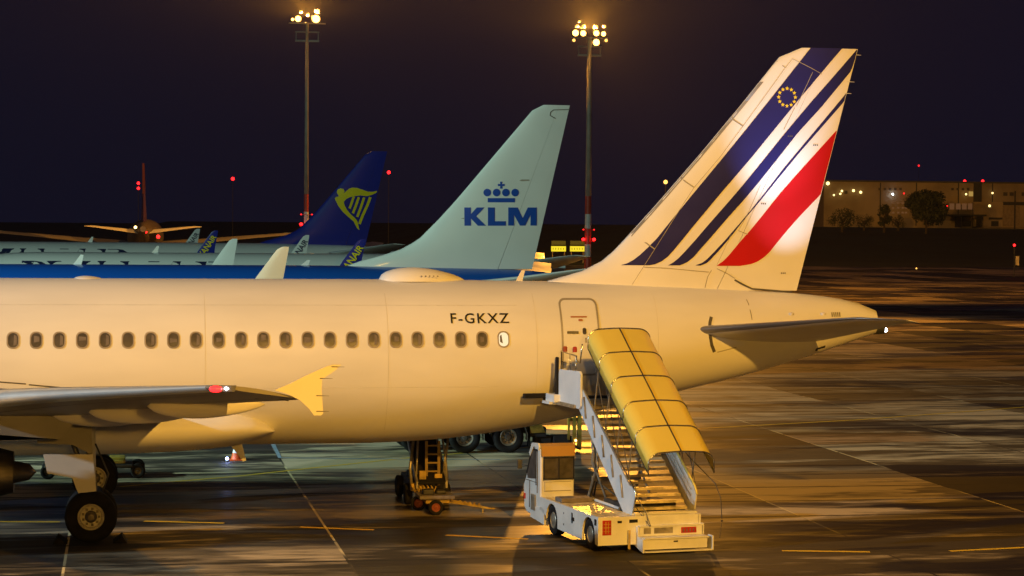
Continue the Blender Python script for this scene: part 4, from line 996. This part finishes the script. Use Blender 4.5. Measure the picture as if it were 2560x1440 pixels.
G().tube([V(.2, 1.9, 2.7), V(-.5, 2.2, 2.1), V(-1.2, 2.55, 1.55), V(-1.35, 2.62, 1.25), V(-1.38, 2.64, .78)], .010, 6).tube([V(-1.38, 2.64, .70), V(-1.36, 2.60, .35)], .007, 5).lathe([(.001, -.03), (.03, 0), (.001, .03)], V(-1.38, 2.64, .74), 'Z', 8).make('hanging_strut', M['dmetal'], stairs)
# lifting frame below the platform
lf = G()
for r_ in (1.15, 2.28):
    lf.tube([V(3.0, r_, 2.95), V(2.72, r_, 1.9), V(2.76, r_, 1.62)], .055, 8).tube([V(2.76, r_, 1.64), V(2.55, r_, 1.45), V(3.15, r_, .62)], .05, 8)
    lf.tube([V(2.62, r_, 2.6), V(2.45, r_, 1.5)], .03, 8).tube([V(2.60, r_, 1.5), V(1.9, r_, .9)], .03, 8)
lf.box(V(2.62, 1.1, 1.22), V(2.75, 2.33, 1.32)).tube([V(2.68, 1.2, 1.22), V(2.3, 1.75, .75)], .02, 6).tube([V(2.68, 2.2, 1.22), V(2.3, 1.75, .75)], .02, 6)
lf.make('lifting_frame', M['galv'], stairs, smooth=False)
G().tube([V(3.0, 1.25, 2.6), V(2.9, 1.3, 2.0), V(2.6, 1.2, 1.6), V(2.9, 1.3, 1.2), V(3.1, 1.3, .8)], .022, 8).make('hydraulic_hose', M['hose'], stairs, smooth=True)

# ================================================================== BELT LOADER, CART, LORRY, DOLLY, CONES, CHOCKS
bl = thing('belt_loader', 'dark raised belt loader with yellow ladder frame standing under the rear fuselage', 'belt loader', (26.2, 2.4, 0))
def yz(x, y, z): return Vector((x, y, z))
G().box((-.42, -1.2, .42), (.42, 1.3, .62), .03).box((-.38, -1.0, .62), (.30, .4, .78), .02).make('chassis', M['chassis'], bl)
for s_ in (-1, 1):
    for y_ in (-.8, 1.0):
        wv = G().lathe([(.14, -.09), (.24, -.09), (.28, -.06), (.28, .06), (.24, .09), (.14, .09)], (s_*.50, y_, .28), 'X', 24).make('wheel', M['rubber'], bl, auto=40)
        G().lathe([(.13, -.07), (.12, .07), (.001, .08)], (s_*.50, y_, .28), 'X', 18).make('rim', M['hub'], wv)
G().prism([(-.40, -1.7, .52), (-.40, 1.4, 2.15), (-.40, 1.4, 2.33), (-.40, -1.7, .70)], (.05, 0, 0)).prism([(.36, -1.7, .52), (.36, 1.4, 2.15), (.36, 1.4, 2.33), (.36, -1.7, .70)], (.05, 0, 0)).make('conveyor_rail', M['galv'], bl)
G().prism([(-.34, -1.65, .62), (-.34, 1.35, 2.2), (-.34, 1.35, 2.26), (-.34, -1.65, .68)], (.69, 0, 0)).make('conveyor_belt', M['rubber'], bl)
ld = G()
for x_ in (-.10, .22): ld.box((x_-.035, -1.42, .55), (x_+.035, -1.36, 1.70))
for i in range(5): ld.box((-.10, -1.40, .68+i*.22), (.22, -1.37, .72+i*.22))
ld.make('ladder_frame', mat('ladder_yellow', (.24, .16, .04), .6), bl)
G().tube([(-.46, -1.3, .5), (-.50, -1.25, 1.0), (-.40, -1.1, 1.7)], .04, 8).tube([(-.36, -1.35, .6), (-.33, -1.3, 1.2), (-.28, -1.1, 1.75)], .03, 8).tube([(.48, -1.2, .6), (.42, -1.2, 1.2), (.52, -1.0, 1.75)], .035, 8).tube([(.34, -1.3, .7), (.40, -1.3, 1.3), (.36, -1.1, 1.7)], .03, 8).make('lift_ram', M['galv'], bl, smooth=True)
for a_, b_ in (((-.5, -1.5, .42), (-.2, -1.2, .62)), ((-.30, -1.55, .7), (-.12, -1.4, .95)), ((.1, -1.5, .6), (.3, -1.38, .86))): G().box(a_, b_, .02).make('control_box', M['brush'], bl)
hs_ = G()
for i in range(6):
    x_ = -.52+.10*i; hs_.tube([(x_, -1.5, .60), (x_+.05, -1.62, .52), (x_+.1, -1.55, .40), (x_+.14, -1.6, .56)], .02, 6)
hs_.make('coiled_hose', M['brush'], bl, smooth=True)

ct = thing('towing_cart', 'small equipment cart with rusty orange hubs and long yellow drawbar', 'cart', (26.15, -.15, 0), R(0))
G().box((-.42, -.35, .38), (.48, .55, .47), .02).make('platform', M['shade'], ct)
G().box((-.25, -.25, .27), (.35, .4, .38), .01).make('frame', M['brush'], ct)
G().box((-.30, -.1, .47), (-.02, .2, .60), .03).box((.05, 0, .47), (.30, .3, .56), .03).make('equipment_box', M['chassis'], ct)
for x_, y_ in ((-.02, -.42), (-.02, .55), (-.34, .5)):
    wheel(ct, (x_, y_, .19), .19, .10, .58, 'wheel', rm=M['redhub'], hm=M['redhub'])
db = G()
db.prism([(.28, -.10, .34), (.28, -.10, .28), (1.36, -.18, .10), (1.36, -.18, .14)], (0, .05, 0)).prism([(.28, .30, .34), (.28, .30, .28), (1.36, -.10, .10), (1.36, -.10, .14)], (0, .05, 0))
db.tube([(1.3, -.12, .12), (1.52, -.12, .10)], .02, 6).tube([(1.22, -.12, .12), (1.22, -.12, .0)], .018, 6)
for i in range(5): db.box((.62+.12*i, -.12, .26-.02*i), (.67+.12*i, -.07, .32-.02*i))
db.make('drawbar', M['brush'], ct)

lo = thing('lorry', 'six wheeled white service lorry seen beneath the fuselage beyond the stairs', 'lorry', (28.5, 15.2, 0))
def lw(x): 
    w = wheel(lo, (x, -1.05, .50), .50, .30, .56, 'wheel', rm=M['galv'])
    wheel(lo, (x, 1.05, .50), .50, .30, .56, 'wheel', rm=M['galv'], side=1)
for x_ in (.62, 2.02, -.92): lw(x_)
G().box((-2.1, -.45, .55), (3.2, .45, .85)).make('chassis', M['chassis'], lo)
G().box((-2.3, -1.2, .95), (-.4, 1.2, 2.6), .08).make('cab', M['truckw'], lo)
G().box((-2.32, -1.0, 1.7), (-2.29, 1.0, 2.4)).box((-1.9, -1.215, 1.7), (-1.0, -1.205, 2.35)).make('cab_window', M['glass'], lo)
G().box((-.3, -1.22, 1.05), (2.9, 1.22, 3.2), .06).make('body', M['truckw'], lo)
for x_ in (2.02, .62):
    g_ = G(); pts = [(x_+.62*math.cos(a), -1.24, .50+.62*math.sin(a)) for a in [R(t) for t in range(-10, 190, 20)]]
    n = len(pts); g_.add([Vector(p) for p in pts]+[Vector(p)+Vector((0, .4, 0)) for p in pts], [(i, i+1, n+i+1, n+i) for i in range(n-1)]); g_.make('mudguard', M['galv'], lo)
G().box((2.68, -1.2, .18), (2.72, -.85, .62)).make('mud_flap', M['rubber'], lo)
G().box((2.75, -1.1, .50), (3.25, -.55, .80)).box((3.5, -1.05, .24), (4.1, -.5, .52), .02).box((2.9, -1.0, .28), (3.45, -.55, .52), .02).make('hitch_gear', M['chassis'], lo)
G().prism([(2.72, -1.15, .62), (2.72, -1.15, .88), (3.1, -1.15, .9), (3.22, -1.15, .64)], (0, .1, 0)).make('tail_bracket', M['brush'], lo)
G().box((4.12, -1.15, .30), (4.22, -1.05, 1.25)).box((4.28, -1.15, .10), (4.40, -1.0, 1.3)).box((3.95, -1.15, .40), (4.02, -1.08, 1.1)).box((3.95, -1.1, 1.0), (4.3, -1.06, 1.1)).make('tail_frame', M['brush'], lo)
G().prism([(3.95, -1.15, .30), (4.38, -1.15, .05), (4.38, -1.15, .12), (3.95, -1.15, .40)], (0, .5, 0)).make('tail_ramp', M['chassis'], lo)
G().lathe([(.001, -.03), (.035, 0), (.001, .03)], (4.2, -1.2, .38), 'Y', 10).make('marker_lamp', M['amber'], lo)

dl = thing('baggage_dolly', 'low dark baggage dolly beyond the main landing gear', 'dolly', (17.55, 8.9, 0))
G().box((-1.3, -.7, .32), (1.15, .7, .40), .02).make('deck', M['chassis'], dl)
for x_ in (-1.2, 1.3):
    for y_ in (-.62, .62): wheel(dl, (x_, y_, .21), .21, .12, .5, 'wheel', rm=M['hub'])
G().box((.5, -.5, .40), (.95, .2, .58), .03).box((.6, -.66, .42), (.9, -.55, .52), .02).make('equipment_box', M['brush'], dl)
G().tube([(1.1, -.6, .34), (1.3, -.62, .21)], .03, 6).tube([(.2, -.6, .36), (1.15, -.62, .30)], .03, 6).make('axle_arm', M['chassis'], dl)

cn = thing('traffic_cone', 'small orange and white cone on the ground past the belly fairing', 'traffic cone', (21.85, 12.8, 0))
G().lathe([(.17, .03), (.12, .22)], (0, 0, 0), 'Z', 20).make('orange_body', M['cone'], cn, auto=40)
G().lathe([(.119, .225), (.05, .46), (.03, .47)], (0, 0, 0), 'Z', 20).make('white_sleeve', M['mwhite'], cn, auto=40)
G().box((-.20, -.20, 0), (.20, .20, .03)).make('base', M['cone'], cn)
bc = thing('ground_lamp', 'tiny blue white lamp glowing on the apron beside the orange cone', 'lamp', (21.55, 12.4, 0))
G().lathe([(.06, 0), (.06, .04), (.04, .05)], (0, 0, 0), 'Z', 12).make('base', M['dmetal'], bc)
G().lathe([(.035, .05), (.05, .09), (.03, .13), (.001, .14)], (0, 0, 0), 'Z', 12).make('lens', emis('blue_lamp_glass', (.35, .45, 1), 14), bc)
lamp('ground_lamp_light', 'POINT', (0, -.1, .25), 5, (.35, .45, 1), .05, parent=bc)
for i, (x_, lab) in enumerate(((17.03, 'black wheel chock ahead of the near main wheel'), (18.36, 'black wheel chock behind the near main wheel'))):
    o = G().prism([(-.16, -.35, 0), (.16, -.35, 0), (.05 if i else -.05, -.35, .16)], (0, .7, 0)).make('wheel_chock', M['rubber'])
    o.location = (x_, -4.2, 0); tag(o, lab, 'wheel chock', 'chocks at the main wheels')

# ================================================================== FAR FIELD
def pole_lamp(name, u, v, D, label, zb=0, r=.35, m='redl', pole=M['bdark'], double=False, pr=.06, group=None, cat='light'):
    q = P(u, v, D=D); t = thing(name, label, cat, (q.x, q.y, zb), 0, group); h = q.z-zb
    G().tube([(0, 0, 0), (0, 0, h-r*.8)], pr, 8).make('pole', pole, t)
    for k_ in range(2 if double else 1):
        G().lathe([(.001, -r), (r*.7, -r*.7), (r, 0), (r*.7, r*.7), (.001, r)], (0, 0, h-k_*r*3.4), 'Z', 12).make('lamp', M[m], t, smooth=True)
    return t
GR = 'red obstruction lights on far masts'
pole_lamp('obstruction_light', 346, 458, 560, 'pair of red lights one above the other beside the distant tail-on fin', r=.38, double=True, group=GR)
pole_lamp('obstruction_light', 582, 447, 560, 'single red light in the dark sky between the distant plane and left mast', r=.45, group=GR)
pole_lamp('obstruction_light', 972, 431, 520, 'single red light just right of the navy harp tail', r=.42, group=GR)
pole_lamp('obstruction_light', 2297, 414, 900, 'faint red light high above the round tree', 7, r=.38, m='redd', group=GR)
pole_lamp('obstruction_light', 2536, 613, 330, 'red light on a post at the far right edge of the apron', r=.20, group=GR)
pole_lamp('street_lamp', 1664, 455, 420, 'small warm street lamp showing past the left edge of the striped tail', r=.42, m='sodium_dim', pr=.08, cat='street lamp')
pole_lamp('taxiway_light', 2291, 671, 372, 'tiny warm light on the ground at the edge of the dark grass', r=.13, m='sodium_dim', pr=.04, cat='light')
mk = thing('marker_post', 'short pale marker post below the right edge red light', 'marker post', (P(2543, 663, Z=0).x, P(2543, 663, Z=0).y, 0))
G().box((-.32, -.15, 0), (.32, .15, 1.7), .04).make('post', M['mwhite'], mk); G().box((-.36, -.18, 1.7), (.36, .18, 1.76)).make('cap', M['mwhite'], mk)
# lit taxiway signs
for u, lab in ((1396, 'yellow lit taxiway sign, left one of the pair beside the right mast'), (1443, 'yellow lit taxiway sign, right one of the pair touching the right mast')):
    q = P(u, 622, D=420); t = thing('taxiway_sign', lab, 'sign', (q.x, q.y, 0), 0, 'yellow lit taxiway signs')
    z = q.z
    G().box((-1.5, -.15, z-.60), (1.5, .15, z+.60), .03).make('housing', M['bdark'], t)
    G().box((-1.42, -.18, z-.50), (1.42, -.155, z+.50)).make('sign_face', M['sign'], t)
    G().box((-1.35, -.18, z+.78), (1.35, -.155, z+1.5)).make('dim_sign_face', M['signdim'], t)
    G().box((-1.42, -.15, z+.7), (1.42, .1, z+1.55), .02).make('upper_housing', M['bdark'], t)
    bars = G()
    for i in range(5): bars.box((-1.1+.5*i, -.195, z-.18), (-1.1+.5*i+.10, -.183, z+.18))
    bars.make('sign_marking', mat('sign_ink', (.25, .18, .01), .6), t)
    G().box((-1.2, -.06, 0), (-1.08, .06, z-.6)).box((1.08, -.06, 0), (1.2, .06, z-.6)).make('leg', M['mast'], t)

# ---- long hangar on the right horizon
hx0, hx1, hy, hz0, hz1 = 216.0, 300.0, 560.0, 7.0, 20.2
def hp(u, v): q = P(u, v, Y=hy); return q.x, q.z
bd = thing('hangar', 'long low pale hangar with lit windows on the right horizon', 'building', (255, hy, terr(255, hy)), org=(255, hy, hz0))
xa = hp(2060, 453)[0]; xb = hp(2620, 460)[0]+25
G().box((xa, hy, hz0-2), (xb, hy+40, hz1)).make('wall', M['bwall'], bd)
G().box((xa-.5, hy-.5, hz1), (xb+.5, hy+40.5, hz1+.45)).make('roof', M['broof'], bd)
def panel(name, u0, v0, u1, v1, m, d=.12, par_=None):
    a = hp(u0, v0); b = hp(u1, v1); return G().box((a[0], hy-d, b[1]), (b[0], hy-.01, a[1])).make(name, m, par_ or bd)
bwl = mat('annex_wall', (.34, .27, .19), .85, dirt=.12, scale=.2)
panel('annex_wall', 2430, 505, 2560, 568, bwl, 1.2)
panel('pilaster', 2434, 458, 2453, 522, M['bdark'], .25)
cnp = panel('canopy_roof', 2352, 536, 2450, 541, M['bdark'], 5.0)
for u in (2387, 2437): panel('canopy_post', u, 541, u+2, 568, M['bdark'], 4.8)
panel('canopy_roof', 2468, 544, 2499, 549, M['bdark'], 2.0)
panel('canopy_roof', 2504, 505, 2600, 514, M['bdark'], 2.0)
panel('door', 2405, 552, 2427, 566, M['bdark'], .3); panel('door', 2474, 553, 2492, 566, M['bdark'], 1.3)
panel('door', 2503, 515, 2545, 566, mat('big_door', (.26, .20, .14), .8), 1.4)
for k_, (u, v, w_, h_) in enumerate(((2422, 479, 10, 12),)): panel('lit_window', u, v, u+w_, v+h_, M['winlit'], .2)
for u in (2374, 2390, 2405, 2420): panel('lit_window', u, 509, u+11, 524, M['windim'], .2)
for u in (2230, 2243, 2254, 2262):
    for v in (506, 518, 530): panel('lit_window', u, v, u+5, v+4, M['windim'], .2)
for u in range(2196, 2420, 13):
    if not 2255 < u < 2370: panel('window', u, 470, u+6, 476, M['glass'], .15)
for u in (2200, 2290, 2395, 2480): panel('wall_joint', u, 457, u+1, 565, M['bdark'], .1)
for u in (2508, 2524, 2554): panel('window', u, 481, u+10, 490, M['glass'], .15)
panel('window', 2480, 513, 2490, 519, M['glass'], .15)
panel('window', 2111, 477, 2118, 485, M['glass'], .2)
for u, v, r_, m_ in ((2067, 459, .55, 'blob'), (2131, 477, .42, 'blob'), (2149, 481, .42, 'blob'), (2102, 478, .34, 'blob'), (2098, 485, .32, 'blob'), (2082, 488, .3, 'blob'), (2470, 515, .45, 'blob'), (2229, 486, .25, 'whl'), (2257, 484, .25, 'redd'), (2365, 515, .2, 'redd'), (2478, 483, .3, 'blob'), (2412, 486, .3, 'blob')):
    a = hp(u, v); G().lathe([(.001, -r_), (r_*.8, -r_*.6), (r_, 0), (r_*.8, r_*.6), (.001, r_)], (a[0], hy-1.0, a[1]), 'Z', 10).make('wall_lamp', M[m_], bd)
for u in (2415, 2460):
    a = hp(u, 453); G().tube([(a[0], hy+1, hz1), (a[0], hy+1, a[1]-.3)], .08, 6).make('roof_light_stem', M['bdark'], bd)
    G().lathe([(.001, -.42), (.3, -.3), (.42, 0), (.3, .3), (.001, .42)], (a[0], hy+1, a[1]), 'Z', 12).make('roof_light', M['redl'], bd)
lamp('yard_flood', 'SPOT', (255, 500, 26), 6500, SODIUM, .8, (255, 560, 10), 110, .8)
lamp('yard_flood', 'SPOT', (228, 508, 24), 3800, SODIUM, .8, (228, 560, 10), 110, .8)
pp_ = pole_lamp('street_lamp', 2538, 478, 585, 'dark lamp post in front of the hangar door', terr(270, 540), r=.15, m='bdark', pr=.22, cat='street lamp')

def tree(name, label, u, vb, D, h, wdt, seed, n=2600, trunk=.3, shape=1.0):
    q = P(u, vb, D=D); zb = terr(q.x, q.y); rnd = random.Random(seed)
    t = thing(name, label, 'tree', (q.x, q.y, zb), 0, 'dark trees before the hangar')
    g_ = G().tube([(0, 0, 0), (.1, 0, h*.3), (0, .1, h*.55)], .32, 8, .15)
    for i in range(7):
        a = rnd.uniform(0, 6.28); g_.tube([(0, 0, h*(.22+.04*i)), (math.cos(a)*wdt*.2, math.sin(a)*wdt*.2, h*(.42+.04*i)), (math.cos(a)*wdt*.36, math.sin(a)*wdt*.36, h*(.55+.05*i))], .12, 6, .04)
    g_.make('trunk', M['bark'], t)
    blobs = []
    for i in range(26):
        a = rnd.uniform(0, 6.28); b_ = rnd.uniform(-.8, 1); rr_ = math.sqrt(1-b_*b_)*rnd.uniform(.45, .8)
        blobs.append((Vector((math.cos(a)*rr_*wdt/2, math.sin(a)*rr_*wdt/2, h*(.54+.40*b_*.8))), rnd.uniform(.16, .26)*wdt*.75))
    vs, fs = [], []
    for i in range(n):
        c, r_ = rnd.choice(blobs); d = Vector((rnd.gauss(0, 1), rnd.gauss(0, 1), rnd.gauss(0, 1))).normalized()
        p = c+d*r_*rnd.uniform(.5, 1.05)
        if p.z < h*.16: continue
        a = Vector((rnd.gauss(0, 1), rnd.gauss(0, 1), rnd.gauss(0, 1))).normalized(); b2 = a.cross(d).normalized() if abs(a.dot(d)) < .95 else a.orthogonal()
        s_ = rnd.uniform(.14, .34)*h/10*1.1; k_ = len(vs); vs += [p-a*s_, p+b2*s_*.6, p+a*s_, p-b2*s_*.6]; fs.append((k_, k_+1, k_+2, k_+3))
    mesh('crown', vs, fs, M['leaf'], t)
    return t
tree('broadleaf_tree', 'big round dark tree silhouetted against the hangar wall', 2315, 568, 560, 11.4, 11.5, 3, 7500)
tree('broadleaf_tree', 'narrow upright dark tree left of the big round one', 2210, 568, 560, 8.0, 4.2, 5, 1500)
tree('broadleaf_tree', 'low spreading dark tree nearest the striped tail', 2105, 566, 560, 6.6, 7.5, 8, 1800)
tree('broadleaf_tree', 'small bushy tree between the narrow tree and the low spreading one', 2160, 566, 570, 4.6, 6.0, 9, 1300)
tree('broadleaf_tree', 'small bushy tree touching the right side of the narrow upright tree', 2245, 568, 572, 4.2, 4.6, 12, 900)

# ================================================================== night haze round the lamps
hz = G().box((-700, -120, -1.5), (700, 640, 60)).make('haze', None)
mh = bpy.data.materials.new('haze'); mh.use_nodes = True; n = mh.node_tree; n.nodes.clear()
o_ = n.nodes.new('ShaderNodeOutputMaterial'); pv = n.nodes.new('ShaderNodeVolumePrincipled')
pv.inputs['Color'].default_value = (.9, .9, .9, 1); pv.inputs['Density'].default_value = .000045; pv.inputs['Anisotropy'].default_value = .3
n.links.new(pv.outputs[0], o_.inputs['Volume']); hz.data.materials.append(mh); tag(hz, kind='stuff')
